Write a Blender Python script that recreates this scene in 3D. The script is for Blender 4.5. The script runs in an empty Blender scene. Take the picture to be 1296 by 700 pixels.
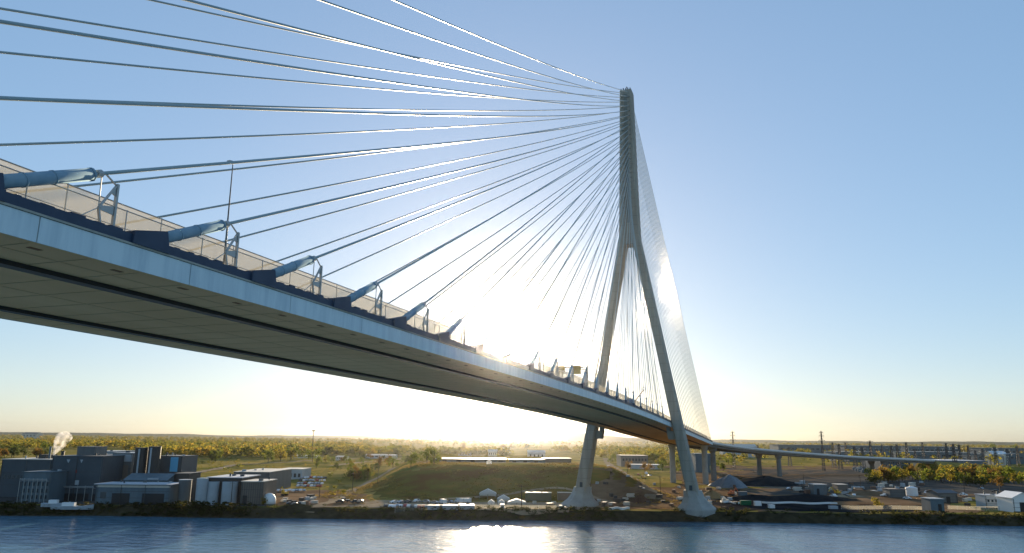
import bpy, bmesh, math, random
import numpy as np
from mathutils import Vector, Matrix

R_ = math.radians
SC = bpy.context.scene
COL = SC.collection
rnd = random.Random(7)

# ------------------------------------------------------------------ camera (1296 x 700 photograph)
FPX, PITCH, YAW, ROLL = 945.88, 0.2129, 0.34148, 0.01008
CAM = Vector((67.68, -372.55, 36.13))
FW = Vector((-math.sin(YAW)*math.cos(PITCH), math.cos(YAW)*math.cos(PITCH), math.sin(PITCH)))
RT0 = Vector((math.cos(YAW), math.sin(YAW), 0)); UP0 = RT0.cross(FW)
RT = RT0*math.cos(ROLL) + UP0*math.sin(ROLL)
UP = UP0*math.cos(ROLL) - RT0*math.sin(ROLL)
E1 = Vector((math.cos(YAW), math.sin(YAW), 0))       # along the shore
E2 = Vector((-math.sin(YAW), math.cos(YAW), 0))      # inland
cd = bpy.data.cameras.new('camera'); cam = bpy.data.objects.new('camera', cd); COL.objects.link(cam)
cam.matrix_world = Matrix(((RT.x, UP.x, -FW.x, CAM.x), (RT.y, UP.y, -FW.y, CAM.y), (RT.z, UP.z, -FW.z, CAM.z), (0, 0, 0, 1)))
cd.sensor_width = 36; cd.lens = 36*FPX/1296; cd.clip_start = 0.5; cd.clip_end = 60000
SC.camera = cam

SUN_DIR = Vector((-0.344, 0.9294, 0.1340)).normalized()
SUN_EL = math.asin(SUN_DIR.z); SUN_AZ = math.atan2(SUN_DIR.x, SUN_DIR.y)

def ray(u, v):
    return FW*FPX + RT*(u-648) + UP*(350-v)
def at(u, v, z=4.0):
    d = ray(u, v); return CAM + d*((z-CAM.z)/d.z)
def pt(u, v, dist):                                   # the point seen at a pixel, dist metres inland of the camera
    d = ray(u, v); return CAM + d*(dist/d.dot(E2))
def W(a, d, z=0.0):                                   # shore frame -> world
    return Vector((CAM.x, CAM.y, 0)) + E1*a + E2*d + Vector((0, 0, z))
def AD(x, y):
    qx, qy = x-CAM.x, y-CAM.y
    return qx*E1.x+qy*E1.y, qx*E2.x+qy*E2.y

# ------------------------------------------------------------------ mesh helpers
class MB:
    def __init__(s): s.v = []; s.f = []; s.mi = []
    def add(s, vs, fs, mi=0):
        o = len(s.v); s.v += [tuple(q) for q in vs]
        s.f += [tuple(i+o for i in f) for f in fs]; s.mi += [mi]*len(fs); return s
    def box(s, x0, x1, y0, y1, z0, z1, mi=0):
        return s.add([(x0,y0,z0),(x1,y0,z0),(x1,y1,z0),(x0,y1,z0),(x0,y0,z1),(x1,y0,z1),(x1,y1,z1),(x0,y1,z1)],
                     [(0,3,2,1),(4,5,6,7),(0,1,5,4),(1,2,6,5),(2,3,7,6),(3,0,4,7)], mi)
    def hexa(s, b, t, mi=0):
        return s.add(list(b)+list(t), [(0,3,2,1),(4,5,6,7),(0,1,5,4),(1,2,6,5),(2,3,7,6),(3,0,4,7)], mi)
    def tube(s, pts, r, n=8, mi=0, cap=True):
        pts = [Vector(p) for p in pts]; m = len(pts)
        rs = r if isinstance(r, (list, tuple)) else [r]*m
        vs = []; fs = []
        for i, p in enumerate(pts):
            t = (pts[min(i+1, m-1)]-pts[max(i-1, 0)]).normalized()
            a = t.cross(Vector((0, 0, 1)))
            if a.length < 1e-3: a = Vector((1, 0, 0))
            a.normalize(); b = a.cross(t)
            for k in range(n):
                w = 2*math.pi*k/n; vs.append(p+a*math.cos(w)*rs[i]+b*math.sin(w)*rs[i])
        for i in range(m-1):
            for k in range(n):
                k2 = (k+1) % n; fs.append((i*n+k, i*n+k2, (i+1)*n+k2, (i+1)*n+k))
        if cap: fs += [tuple(range(n))[::-1], tuple((m-1)*n+k for k in range(n))]
        return s.add(vs, fs, mi)
    def bar(s, p, q, w, h=None, mi=0):
        h = h or w; p, q = Vector(p), Vector(q); t = (q-p).normalized()
        a = t.cross(Vector((0, 0, 1)))
        if a.length < 1e-3: a = Vector((1, 0, 0))
        a.normalize(); b = a.cross(t); a = a*(w/2); b = b*(h/2)
        return s.hexa([p-a-b, p+a-b, p+a+b, p-a+b], [q-a-b, q+a-b, q+a+b, q-a+b], mi)
    def loft(s, rings, mi=0, cap=True):
        n = len(rings[0]); vs = [p for r in rings for p in r]; fs = []
        for i in range(len(rings)-1):
            for k in range(n):
                k2 = (k+1) % n; fs.append((i*n+k, i*n+k2, (i+1)*n+k2, (i+1)*n+k))
        if cap: fs += [tuple(range(n))[::-1], tuple((len(rings)-1)*n+k for k in range(n))]
        return s.add(vs, fs, mi)
    def cyl(s, x, y, z0, z1, r, n=20, r1=None, mi=0):
        r1 = r if r1 is None else r1
        return s.loft([[(x+q*math.cos(2*math.pi*k/n), y+q*math.sin(2*math.pi*k/n), z) for k in range(n)] for z, q in ((z0, r), (z1, r1))], mi)
    def mesh(s, name, mats, smooth=False):
        me = bpy.data.meshes.new(name); me.from_pydata(s.v, [], s.f)
        for m in (mats if isinstance(mats, (list, tuple)) else [mats]): me.materials.append(m)
        if any(s.mi): me.polygons.foreach_set('material_index', s.mi)
        if smooth: me.polygons.foreach_set('use_smooth', [len(f) == 4 for f in s.f])
        me.update(); return me
    def build(s, name, mats, parent=None, smooth=False):
        o = bpy.data.objects.new(name, s.mesh(name, mats, smooth)); COL.objects.link(o)
        if parent: o.parent = parent
        return o
def tag(o, label=None, cat=None, group=None, kind=None):
    if label: o['label'] = label
    if cat: o['category'] = cat
    if group: o['group'] = group
    if kind: o['kind'] = kind
    return o
def empty(name, loc=(0, 0, 0), rz=0.0):
    o = bpy.data.objects.new(name, None); COL.objects.link(o); o.location = loc; o.rotation_euler = (0, 0, rz); return o
def copy_tree(o, parent=None):
    c = o.copy(); COL.objects.link(c)
    if parent: c.parent = parent
    for ch in list(o.children): copy_tree(ch, c)
    return c

# ------------------------------------------------------------------ materials
def mat(name, c, rough=.6, metal=0.0, c2=None, scale=.4, detail=6, bump=0.0, bscale=None, transl=0.0, stretch=None, lo=.35, hi=.65, rnd_obj=0.0, c3=None, spec=.5):
    m = bpy.data.materials.new(name); m.use_nodes = True; nt = m.node_tree; b = nt.nodes['Principled BSDF']
    b.inputs['Roughness'].default_value = rough; b.inputs['Metallic'].default_value = metal
    b.inputs['Specular IOR Level'].default_value = spec
    b.inputs['Base Color'].default_value = (*c, 1); L = nt.links.new
    tc = nt.nodes.new('ShaderNodeTexCoord'); src = tc.outputs['Object']
    if stretch:
        mp = nt.nodes.new('ShaderNodeMapping'); mp.inputs['Scale'].default_value = stretch; L(src, mp.inputs['Vector']); src = mp.outputs[0]
    out = None
    if c2:
        n = nt.nodes.new('ShaderNodeTexNoise'); n.inputs['Scale'].default_value = scale; n.inputs['Detail'].default_value = detail
        n.inputs['Roughness'].default_value = .6; L(src, n.inputs['Vector'])
        r = nt.nodes.new('ShaderNodeValToRGB'); e = r.color_ramp.elements
        e[0].position = lo; e[1].position = hi; e[0].color = (*c, 1); e[1].color = (*c2, 1)
        if c3: k = e.new((lo+hi)/2); k.color = (*c3, 1)
        L(n.outputs['Fac'], r.inputs[0]); out = r.outputs[0]; L(out, b.inputs['Base Color'])
    if rnd_obj:
        oi = nt.nodes.new('ShaderNodeObjectInfo'); hs = nt.nodes.new('ShaderNodeHueSaturation')
        mr = nt.nodes.new('ShaderNodeMapRange'); mr.inputs[3].default_value = .5-rnd_obj; mr.inputs[4].default_value = .5+rnd_obj*.3
        L(oi.outputs['Random'], mr.inputs[0]); L(mr.outputs[0], hs.inputs['Hue'])
        if out: L(out, hs.inputs['Color'])
        else: hs.inputs['Color'].default_value = (*c, 1)
        out = hs.outputs[0]; L(out, b.inputs['Base Color'])
    if bump:
        n2 = nt.nodes.new('ShaderNodeTexNoise'); n2.inputs['Scale'].default_value = bscale or scale*4; n2.inputs['Detail'].default_value = 4
        L(src, n2.inputs['Vector']); bp = nt.nodes.new('ShaderNodeBump'); bp.inputs['Strength'].default_value = bump
        L(n2.outputs['Fac'], bp.inputs['Height']); L(bp.outputs[0], b.inputs['Normal'])
    if transl:
        t = nt.nodes.new('ShaderNodeBsdfTranslucent'); mx = nt.nodes.new('ShaderNodeMixShader'); mx.inputs[0].default_value = transl
        if out: L(out, t.inputs[0])
        else: t.inputs[0].default_value = (*c, 1)
        L(b.outputs[0], mx.inputs[1]); L(t.outputs[0], mx.inputs[2]); L(mx.outputs[0], nt.nodes['Material Output'].inputs[0])
    return m
def mesh_screen(name, c, open_):                       # fine wire mesh: part open, part translucent infill
    m = bpy.data.materials.new(name); m.use_nodes = True; nt = m.node_tree; L = nt.links.new; b = nt.nodes['Principled BSDF']
    b.inputs['Base Color'].default_value = (*c, 1); b.inputs['Roughness'].default_value = .5
    t = nt.nodes.new('ShaderNodeBsdfTranslucent'); t.inputs[0].default_value = (*c, 1)
    tr = nt.nodes.new('ShaderNodeBsdfTransparent'); m1 = nt.nodes.new('ShaderNodeMixShader'); m1.inputs[0].default_value = .6
    m2 = nt.nodes.new('ShaderNodeMixShader'); m2.inputs[0].default_value = open_
    L(b.outputs[0], m1.inputs[1]); L(t.outputs[0], m1.inputs[2]); L(m1.outputs[0], m2.inputs[1]); L(tr.outputs[0], m2.inputs[2])
    L(m2.outputs[0], nt.nodes['Material Output'].inputs[0]); return m

M = {}
M['fascia'] = mat('painted_steel_fascia', (.47, .60, .66), .5, c2=(.62, .75, .79), scale=.9, stretch=(1, 1, .12), lo=.3, hi=.6, spec=.3)
M['ledge'] = mat('concrete_ledge', (.42, .42, .36), .8, c2=(.3, .3, .26), scale=.5)
M['barrier'] = mat('dark_edge_barrier', (.016, .036, .075), .6, c2=(.03, .055, .10), scale=.5)
M['soffit'] = mat('weathered_soffit_panels', (.58, .37, .19), .7, c2=(.68, .46, .25), scale=.1, stretch=(1, .25, 1), c3=(.63, .41, .22), spec=.2)
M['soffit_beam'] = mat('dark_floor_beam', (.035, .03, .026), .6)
M['rust'] = mat('rusted_bracket', (.22, .10, .04), .8)
M['asphalt'] = mat('asphalt', (.05, .05, .052), .85, c2=(.065, .063, .06), scale=1.2)
M['paint'] = mat('road_paint', (.78, .78, .74), .6)
M['concrete'] = mat('tower_concrete', (.285, .27, .225), .8, c2=(.38, .355, .295), scale=.55, stretch=(1, 1, .07), bump=.15, bscale=1.5, spec=.25)
M['concrete_joint'] = mat('tower_joint', (.22, .21, .175), .8)
M['stain'] = mat('wet_concrete', (.07, .075, .06), .6, c2=(.13, .13, .11), scale=.6)
M['recess'] = mat('tower_recess_shade', (.17, .19, .17), .8)  # shade of a groove painted as a darker tone on a raised strip
M['pale_concrete'] = mat('pale_concrete', (.37, .37, .34), .8, c2=(.29, .29, .265), scale=.25, bump=.1)
M['pier'] = mat('shade_toned_pier_concrete', (.16, .165, .16), .85, c2=(.21, .21, .2), scale=.3)  # shade under the viaduct is put into this darker concrete colour
M['cable'] = mat('cable_sheath', (.27, .36, .38), .38, c2=(.31, .40, .41), scale=.3)
M['pipe'] = mat('blue_guide_pipe', (.22, .33, .41), .9, c2=(.29, .40, .47), scale=.9, spec=.0)
M['galv'] = mat('galvanised_steel', (.40, .41, .40), .45, metal=.4)
M['steel_dark'] = mat('dark_painted_steel', (.05, .06, .065), .5)
M['screen'] = mesh_screen('cream_mesh_screen', (.62, .56, .43), .52)
M['wire'] = mesh_screen('fine_wire_mesh', (.50, .48, .40), .86)
M['gold_sign'] = mat('amber_sign_back', (.55, .34, .08), .5)
M['white'] = mat('white_paint', (.74, .75, .74), .5)
M['rubber'] = mat('rubber', (.02, .02, .02), .8)
M['glass'] = mat('dark_glass', (.02, .03, .04), .08)

# ------------------------------------------------------------------ deck profile
YA, YB = -470.0, 225.0
def zs(Y):                                            # soffit level along the bridge
    if Y > 55: return 39.38-.040*(Y-55)
    return 41.989 - .0429007*Y - 8.5823e-5*Y*Y - 7.58079e-8*Y**3
def ys(y0, y1, step):
    n = max(1, int(round((y1-y0)/step))); return [y0+(y1-y0)*i/n for i in range(n+1)]
def prism(mb, prof, y0, y1, step=7.5, mi=0):           # sweep an (x, dz) profile along the deck
    mb.loft([[(x, Y, zs(Y)+dz) for x, dz in prof] for Y in ys(y0, y1, step)], mi)
HW = 18.1

bridge = empty('cable_stayed_bridge', (0, 0, 0))
tag(bridge, 'long cable stayed bridge with one tall A shaped concrete pylon rising from the far riverbank', 'bridge')

deck = MB(); prism(deck, [(-HW+.12, 0), (HW-.12, 0), (HW-.12, 1.9), (-HW+.12, 1.9)], YA, YB)
deck = deck.build('deck', M['soffit'], bridge)
road = MB(); prism(road, [(-15, 1.904), (13.2, 1.904), (13.2, 1.95), (-15, 1.95)], YA, YB)
road.build('roadway', M['asphalt'], deck)
ln = MB()
for Y in ys(YA, YB, 12)[:-1]:
    for x in (-11.2, -7.5, 5.7, 9.4): prism(ln, [(x-.08, 1.953), (x+.08, 1.953), (x+.08, 1.96), (x-.08, 1.96)], Y, Y+4, 4)
for x in (-14.6, -3.4, 1.6, 12.9): prism(ln, [(x-.08, 1.953), (x+.08, 1.953), (x+.08, 1.96), (x-.08, 1.96)], YA, YB)
ln.build('lane_markings', M['paint'], deck)
md = MB(); prism(md, [(-1.3, 1.953), (-.5, 1.953), (-.75, 2.8), (-1.05, 2.8)], YA, YB); md.build('median_barrier', M['pale_concrete'], deck)
for s in (1, -1):
    Y = YA
    while Y < YB-.1:
        xs = [s*(HW-.118), s*HW]; x0, x1 = min(xs), max(xs); fb = MB()
        prism(fb, [(x0, -.05), (x1, -.05), (x1, 1.86), (x0, 1.86)], Y+.05, min(Y+15-.05, YB), 5)
        if s > 0 or Y > 0 or Y < -300: fb.build('fascia_panel', M['fascia'], deck)
        elif Y > -300: fb.build('fascia_panel', M['fascia'], deck)
        Y += 15
lg = MB()
for s in (1, -1):
    xs = [s*(HW-1.0), s*(HW+.1)]; prism(lg, [(min(xs), 1.902), (max(xs), 1.902), (max(xs), 2.06), (min(xs), 2.06)], YA, YB)
lg.build('edge_ledge', M['ledge'], deck)
br = MB()
for s in (1, -1):
    xs = [s*(HW-.75), s*(HW-.02)]; a, b = min(xs), max(xs)
    prism(br, [(a, 2.062), (b, 2.062), (b, 2.86), (a, 2.86)], YA, YB)
    Y = YA+.4
    while Y < YB-3:                                    # fixings and cable trays standing on the barrier
        w = rnd.uniform(.35, 1.3); h = rnd.uniform(.07, .22)
        br.hexa([(a+.1, Y, zs(Y)+2.863), (b-.1, Y, zs(Y)+2.863), (b-.1, Y+w, zs(Y+w)+2.863), (a+.1, Y+w, zs(Y+w)+2.863)],
                [(a+.1, Y, zs(Y)+2.863+h), (b-.1, Y, zs(Y)+2.863+h), (b-.1, Y+w, zs(Y+w)+2.863+h), (a+.1, Y+w, zs(Y+w)+2.863+h)])
        Y += w+rnd.uniform(.5, 1.6)
br.build('edge_barrier', M['barrier'], deck)
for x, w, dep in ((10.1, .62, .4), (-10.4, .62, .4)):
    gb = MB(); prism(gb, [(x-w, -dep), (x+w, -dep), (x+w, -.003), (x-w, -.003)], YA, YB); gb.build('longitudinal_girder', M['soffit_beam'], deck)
jb = MB()                                              # transverse panel joints and long seams
for Y in ys(YA, YB, 5): prism(jb, [(-16.8, -.03), (17.2, -.03), (17.2, -.003), (-16.8, -.003)], Y, Y+.09, 1)
for x in (14.2, .2, -14): prism(jb, [(x-.04, -.025), (x+.04, -.025), (x+.04, -.004), (x-.04, -.004)], YA, YB)
jb.build('panel_joint', mat('joint_sealant', (.45, .30, .165), .8), deck)
for Y in ys(-352, 60, 7.5)[:-1]:
    rb = MB(); rb.hexa([(15.9, Y+3, zs(Y+3)-.05), (16.3, Y+3, zs(Y+3)-.05), (16.3, Y+3.9, zs(Y+3.9)-.05), (15.9, Y+3.9, zs(Y+3.9)-.05)],
            [(15.85, Y+2.9, zs(Y+2.9)-.004), (16.35, Y+2.9, zs(Y+2.9)-.004), (16.35, Y+4.0, zs(Y+4.0)-.004), (15.85, Y+4.0, zs(Y+4.0)-.004)])
    rb.build('drain_scupper', M['rust'], deck)

# pylon
pyl = MB()
def rect(cx, cz, lat, lon, ch=.5):
    a, b = lat/2, lon/2
    return [(cx-a+ch, -b, cz), (cx+a-ch, -b, cz), (cx+a, -b+ch, cz), (cx+a, b-ch, cz), (cx+a-ch, b, cz), (cx-a+ch, b, cz), (cx-a, b-ch, cz), (cx-a, -b+ch, cz)]
ZC = 137.0
zz = [ZC+(219-ZC)*i/22 for i in range(23)]
def hlat(z): return 10.4 + (6.2-10.4)*min(1, (z-ZC)/82)**.85
pyl.loft([rect(0, z, hlat(z), 8.6, .7) for z in zz])
pyl = pyl.build('pylon', M['concrete'], bridge)
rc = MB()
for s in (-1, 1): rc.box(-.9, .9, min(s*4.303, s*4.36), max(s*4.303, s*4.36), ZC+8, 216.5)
rc.build('recess_shade_strip', M['recess'], pyl)
for i in range(27):                                    # anchor collars stepping up the river face of the head
    z = 146+i*2.66
    for sx in (-1, 1):
        rg = MB(); rg.hexa([(sx*1.7-.6, -4.305, z-.7), (sx*1.7+.6, -4.305, z-.7), (sx*1.7+.6, -4.305, z+.8), (sx*1.7-.6, -4.305, z+.8)],
                           [(sx*1.7-.5, -4.85, z-.6), (sx*1.7+.5, -4.85, z-.6), (sx*1.7+.5, -4.85, z+.3), (sx*1.7-.5, -4.85, z+.3)])
        rg.build('anchor_collar', M['concrete'], pyl)
cp = MB()
cp.box(-3.0, 3.0, -3.2, 3.2, 219.003, 219.5)
for i in range(5): cp.box(-2.7+i*1.2, -2.2+i*1.2, -3.1, -2.6, 219.5, 220.4+.2*(i % 2))
for i in range(4): cp.box(-2.5+i*1.5, -2.0+i*1.5, 2.5, 3.0, 219.5, 220.5)
cp.cyl(0, 0, 219.5, 222.2, .14, 8); cp.cyl(0, 0, 222.2, 222.6, .3, 8)
cp.build('roof_parapet', M['steel_dark'], pyl)
def leg_c(z):
    t = (z-4)/(ZC-4); return 28.2 + (3.25-28.2)*t
for s in (1, -1):
    lg = MB(); zz = [5+(ZC-5)*i/30 for i in range(31)]
    rings = []
    for z in zz:
        t = (z-4)/(ZC-4); lat = 5.6+(3.9-5.6)*min(1, t*1.7); lat = lat if t < .9 else lat
        lon = 8.6; rings.append(rect(s*leg_c(z), z, lat, lon, .55))
    rings[-1] = rect(s*leg_c(ZC), ZC-.003, 3.9, 8.56, .55)
    lg.loft(rings); leg = lg.build('leg', M['concrete'], pyl)
    for i in range(1, 28):
        z = 8+i*4.6
        if z > ZC-3: break
        t = (z-4)/(ZC-4); lat = 5.6+(3.9-5.6)*min(1, t*1.7)+.02; lon = 8.62
        jt = MB(); jt.loft([rect(s*leg_c(q), q, lat, lon, .55) for q in (z, z+.18)])
        jt.build('leg_joint', M['concrete_joint'], leg)
    pd = MB(); cx = s*leg_c(8)
    def octo(r, z, cxx): return [(cxx+r*math.cos(math.pi/8+k*math.pi/4), r*1.05*math.sin(math.pi/8+k*math.pi/4), z) for k in range(8)]
    pd.loft([octo(9.4, -2, s*28), octo(9.4, 4.6, s*28), octo(9.0, 5.3, s*28), octo(6.6, 7.4, s*27.6), octo(5.0, 10, s*leg_c(10)), octo(4.4, 13.0, s*leg_c(13))])
    pd = pd.build('pedestal', M['pale_concrete'], pyl)
    q = MB(); q.loft([octo(9.44, -1, s*28), octo(9.46, 1.5, s*28), octo(9.43, 1.9, s*28)], cap=False); q.build('tide_band', M['stain'], pd)
    q = MB(); q.box(s*leg_c(14.5)-.7, s*leg_c(14.5)+.7, -4.42, -4.31, 13.1, 15.4); q.build('access_door', M['steel_dark'], leg)
for i in range(17):
    z = ZC+2+i*4.7; jt = MB(); jt.loft([rect(0, q, hlat(q)+.02, 8.62, .7) for q in (z, z+.18)])
    jt.build('head_joint', M['concrete_joint'], pyl)
hb = MB(); hb.loft([[(x, y, z) for x, y in ((-5.0, -4.2), (5.0, -4.2), (5.0, 4.2), (-5.0, 4.2))] for z in (ZC-3.2, ZC-.01)]); hb.build('crotch_block', M['concrete'], pyl)
bb = MB()
for s in (-1, 1):                                      # corbels on the legs that carry the deck
    q = MB(); xs = [s*15.6, s*20.2]; a, b = min(xs), max(xs); xi, xo = s*16.4, s*20.6
    lo = [(min(xi, xo), -2.4, 36.2), (max(xi, xo), -2.4, 36.2), (max(xi, xo), 2.4, 36.2), (min(xi, xo), 2.4, 36.2)]
    q.hexa(lo, [(a, -3, 40.2), (b, -3, 40.2), (b, 3, 40.2), (a, 3, 40.2)]); q.build('corbel', M['concrete'], pyl)
    for y in (-1.4, 1.4): bb.box(s*16.4-.8, s*16.4+.8, y-.7, y+.7, 40.202, zs(0)-.06)
bb.build('deck_bearing', M['pale_concrete'], pyl)

# stay cables
def stay(Y0, s, zt, side):
    A = Vector((s*17.75, Y0, zs(Y0)+2.8)); B = Vector((s*1.7, side*4.7, zt))
    Lc = (B-A).length; sag = 3.1*(Lc/430)**2
    def P(t):
        q = A.lerp(B, t); q.z -= 4*sag*t*(1-t); return q
    mb = MB(); n = 26
    mb.tube([P(i/n) for i in range(n+1)], .16 if Lc > 200 else .125, 8)
    c = mb.build('stay_cable', M['cable'], bridge, True)
    Lp = min(9.8, 2.2+Lc/45)
    if side > 0: Lp = 3.0
    t1 = Lp/Lc; t2 = (Lp+.55)/Lc
    g = MB(); g.tube([P(0), P(t1)], (.2+.32*min(1, max(0, Lc-120)/210)) if side < 0 else .2, 14); g.tube([P(t1*.985), P(t1)+(P(t1)-P(t1*.985))*.3], (.23+.33*min(1, max(0, Lc-120)/210)) if side < 0 else .22, 14)
    if side < 0 and Lc > 130:                            # clamped flanges along the pipe
        gr = (.2+.32*min(1, max(0, Lc-120)/210))
        for tt in (.36, .62): g.tube([P(t1*tt), P(t1*tt+.16/Lc)], gr*1.09, 14)
    g.build('guide_pipe', M['pipe'], c, True)
    if side < 0 and Lc > 60:
        k = MB(); k.tube([P(t1), P(t2)], .2, 10); k.tube([P(t2), P(t2+.45/Lc)], .34, 10); k.build('damper_collar', M['galv'], c)
        Q = P(t2+.9/Lc)
        yb = Q.y+1.6; zb = zs(yb)+2.0; x = s*16.95
        H = min(max(Q.z-zb-.35, 2.4), 4.9)
        f = MB(); top = Vector((x, yb, zb+H)); ap = Vector((x, yb-1.55, zb+H*.50)); foot = Vector((x, yb-.95, zb))
        f.bar((x, yb, zb), top, .26, .2)
        f.bar(top, ap, .2, .14); f.bar(ap, foot, .2, .14)
        f.hexa([(x-.05, yb-1.45, zb+H*.47), (x+.05, yb-1.45, zb+H*.47), (x+.05, yb-.13, zb+H*.45), (x-.05, yb-.13, zb+H*.45)],
               [(x-.05, yb-1.35, zb+H*.55), (x+.05, yb-1.35, zb+H*.55), (x+.05, yb-.13, zb+H*.60), (x-.05, yb-.13, zb+H*.60)])
        f.hexa([(x-.05, yb-.95, zb+.1), (x+.05, yb-.95, zb+.1), (x+.05, yb-.13, zb+.1), (x-.05, yb-.13, zb+.1)],
               [(x-.05, yb-1.05, zb+H*.2), (x+.05, yb-1.05, zb+H*.2), (x+.05, yb-.13, zb+H*.2), (x-.05, yb-.13, zb+H*.2)])
        f.hexa([(x-.05, yb-.6, zb+H*.82), (x+.05, yb-.6, zb+H*.82), (x+.05, yb-.13, zb+H*.78), (x-.05, yb-.13, zb+H*.78)],
               [(x-.05, yb-.2, zb+H*.97), (x+.05, yb-.2, zb+H*.97), (x+.05, yb-.13, zb+H*.98), (x-.05, yb-.13, zb+H*.98)])
        f.bar(Q, top+Vector((0, -.1, -.15)), .11); f.bar(Q+Vector((0, -.3, -.1)), ap, .09); f.bar(ap, (x, yb-3.6, zs(yb-3.6)+2.9), .07)
        f.build('damper_frame', M['galv'], c)
    if side < 0 and Lc > 130:
        kz = min(1, .45+(Lc-130)/260)
        wdg = MB(); x0, x1 = s*17.75-.58, s*17.75+.58; d = (P(.02)-P(0)).normalized()
        yf = Y0-2.2*kz; zf = zs(yf)+2.3; q = P(.15*kz*Lp/Lc); zq = max(q.z+.6*kz, zs(q.y)+3.1)
        yt = q.y
        wdg.hexa([(x0, yf, zs(yf)+2.063), (x1, yf, zs(yf)+2.063), (x1, yt+.5, zs(yt+.5)+2.063), (x0, yt+.5, zs(yt+.5)+2.063)],
                 [(x0, yf+.1, zs(yf)+3.15), (x1, yf+.1, zs(yf)+3.15), (x1, yt, zq), (x0, yt, zq)])
        wdg.build('anchor_housing', M['barrier'], c)
near_y = [-324.65+15*k for k in range(-6, 21)]
for i, y in enumerate(near_y):
    zt = 217.2-i*2.66
    stay(y, 1, zt, -1); stay(y, -1, zt, -1)
for i in range(21):
    y = 216-i*9.3; zt = 216.5-i*3.3
    stay(y, 1, zt, 1); stay(y, -1, zt, 1)

# mesh fences of the footpath along the near edge
def fence(name, label, x, z0, z1, step, matn, pr, cat='fence'):
    root = empty(name, (0, 0, 0)); tag(root, label, cat)
    p = MB(); yy = ys(YA, YB, step)
    p.loft([[(x-.015, Y, zs(Y)+z0), (x+.015, Y, zs(Y)+z0), (x+.015, Y, zs(Y)+z1), (x-.015, Y, zs(Y)+z1)] for Y in yy]); p.build('mesh_panel', M[matn], root)
    for zr, r in pr:
        q = MB(); q.tube([(x, Y, zs(Y)+zr) for Y in yy], r, 6); q.build('rail', M['galv'], root)
    n = 0; big = yy[::max(1, int(math.ceil(len(yy)/98)))]
    for Y in big:
        q = MB(); q.bar((x+.09, Y, zs(Y)+1.9), (x+.09, Y, zs(Y)+z1+.05), .07); q.build('post', M['galv'], root)
fence('mesh_fence', 'tall cream mesh screen on the inner side of the bridge footpath', 14.0, 1.96, 6.5, 5.0, 'screen', ((6.5, .06), (4.2, .04)))
fence('wire_fence', 'thin grey wire fence between the cable pipes and the bridge footpath', 16.45, 2.07, 5.15, 3.0, 'wire', ((5.15, .05), (3.6, .03), (3.0, .03)))
fence('mesh_fence', 'wire mesh safety fence along the far edge of the bridge deck', -16.4, 2.07, 4.2, 6.0, 'wire', ((4.2, .05),))

# lamps on the deck
def lamp_proto():
    r = empty('street_lamp'); p = MB(); p.tube([(0, 0, 0), (-.03, .05, 6), (-.1, .1, 12.8)], [.10, .08, .05], 8); p.build('pole', M['steel_dark'], r)
    a = MB(); a.tube([(-.1, .1, 12.75), (-.2, .1, 12.85), (-.45, .1, 12.9)], .05, 6); a.build('arm', M['steel_dark'], r)
    h = MB(); h.box(-.8, -.4, -.02, .22, 12.85, 12.95); h.build('lamp_head', M['galv'], r); return r
LP = lamp_proto()
lamp_lab = ['tall thin lamp post on the bridge beside the big blue pipe nearest the camera', 'tall lamp post on the bridge just left of the sun',
            'lamp post on the bridge inside the glare beside the sun', 'lamp post on the bridge behind the amber sign gantry', 'lamp post on the bridge just short of the pylon',
            'lamp post on the bridge in the gap under the pylon', 'lamp post on the bridge past the pylon, nearer one', 'lamp post on the bridge past the pylon, farther one']
for i, Y in enumerate((-313, -257, -203, -150, -98, -48, 60, 120)):
    o = LP if i == 0 else copy_tree(LP); o.location = (15.6, Y, zs(Y)+1.9)
    if i >= 2: o.scale = (1, 1, .62)
    tag(o, lamp_lab[i], 'street lamp', 'lamp posts along the bridge deck')

# sign gantry
Yg = -152
g = empty('sign_gantry', (0, Yg, zs(Yg)+1.9)); tag(g, 'half span sign gantry with two amber panels over the bridge road', 'gantry')
q = MB(); q.bar((13.6, 0, 0), (13.6, 0, 8.8), .45); q.build('post', M['steel_dark'], g)
q = MB(); q.bar((1.0, 0, 0.1), (1.0, 0, 8.4), .4); q.build('post', M['steel_dark'], g)
q = MB(); q.bar((13.6, 0, 8.6), (1, 0, 8.6), .3); q.bar((13.6, 0, 7.9), (1, 0, 7.9), .2)
for i in range(10): q.bar((13.6-i*1.26, 0, 8.6), (13.6-(i+1)*1.26, 0, 7.9), .1)
q.build('truss_beam', M['steel_dark'], g)
for x in (10.2, 5.2):
    q = MB(); q.box(x-1.5, x+1.5, -.45, -.2, 6.5, 9.0); q.build('sign_panel', M['gold_sign'], g)

# truck and boom lift on the deck near the pylon
Yt = -92
t = empty('box_truck', (15.25, Yt, zs(Yt)+1.95)); t.rotation_euler = (math.atan(-.027), 0, 0)
tag(t, 'blue box truck parked on the bridge footpath short of the pylon', 'truck')
q = MB(); q.box(-1.05, 1.05, -3.6, 2.2, .95, 3.5); q.build('cargo_box', mat('blue_box', (.12, .26, .5), .5), t)
q = MB(); q.loft([[(-1, 2.3, .7), (1, 2.3, .7), (1, 4.2, .7), (-1, 4.2, .7)], [(-1, 2.3, 1.7), (1, 2.3, 1.7), (1, 4.2, 1.7), (-1, 4.2, 1.7)], [(-.95, 2.35, 2.7), (.95, 2.35, 2.7), (.95, 3.7, 2.7), (-.95, 3.7, 2.7)]])
cabn = q.build('cab', M['white'], t); q = MB(); q.box(-.85, .85, 4.0, 4.06, 1.75, 2.5); q.build('windscreen', M['glass'], cabn)
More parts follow.
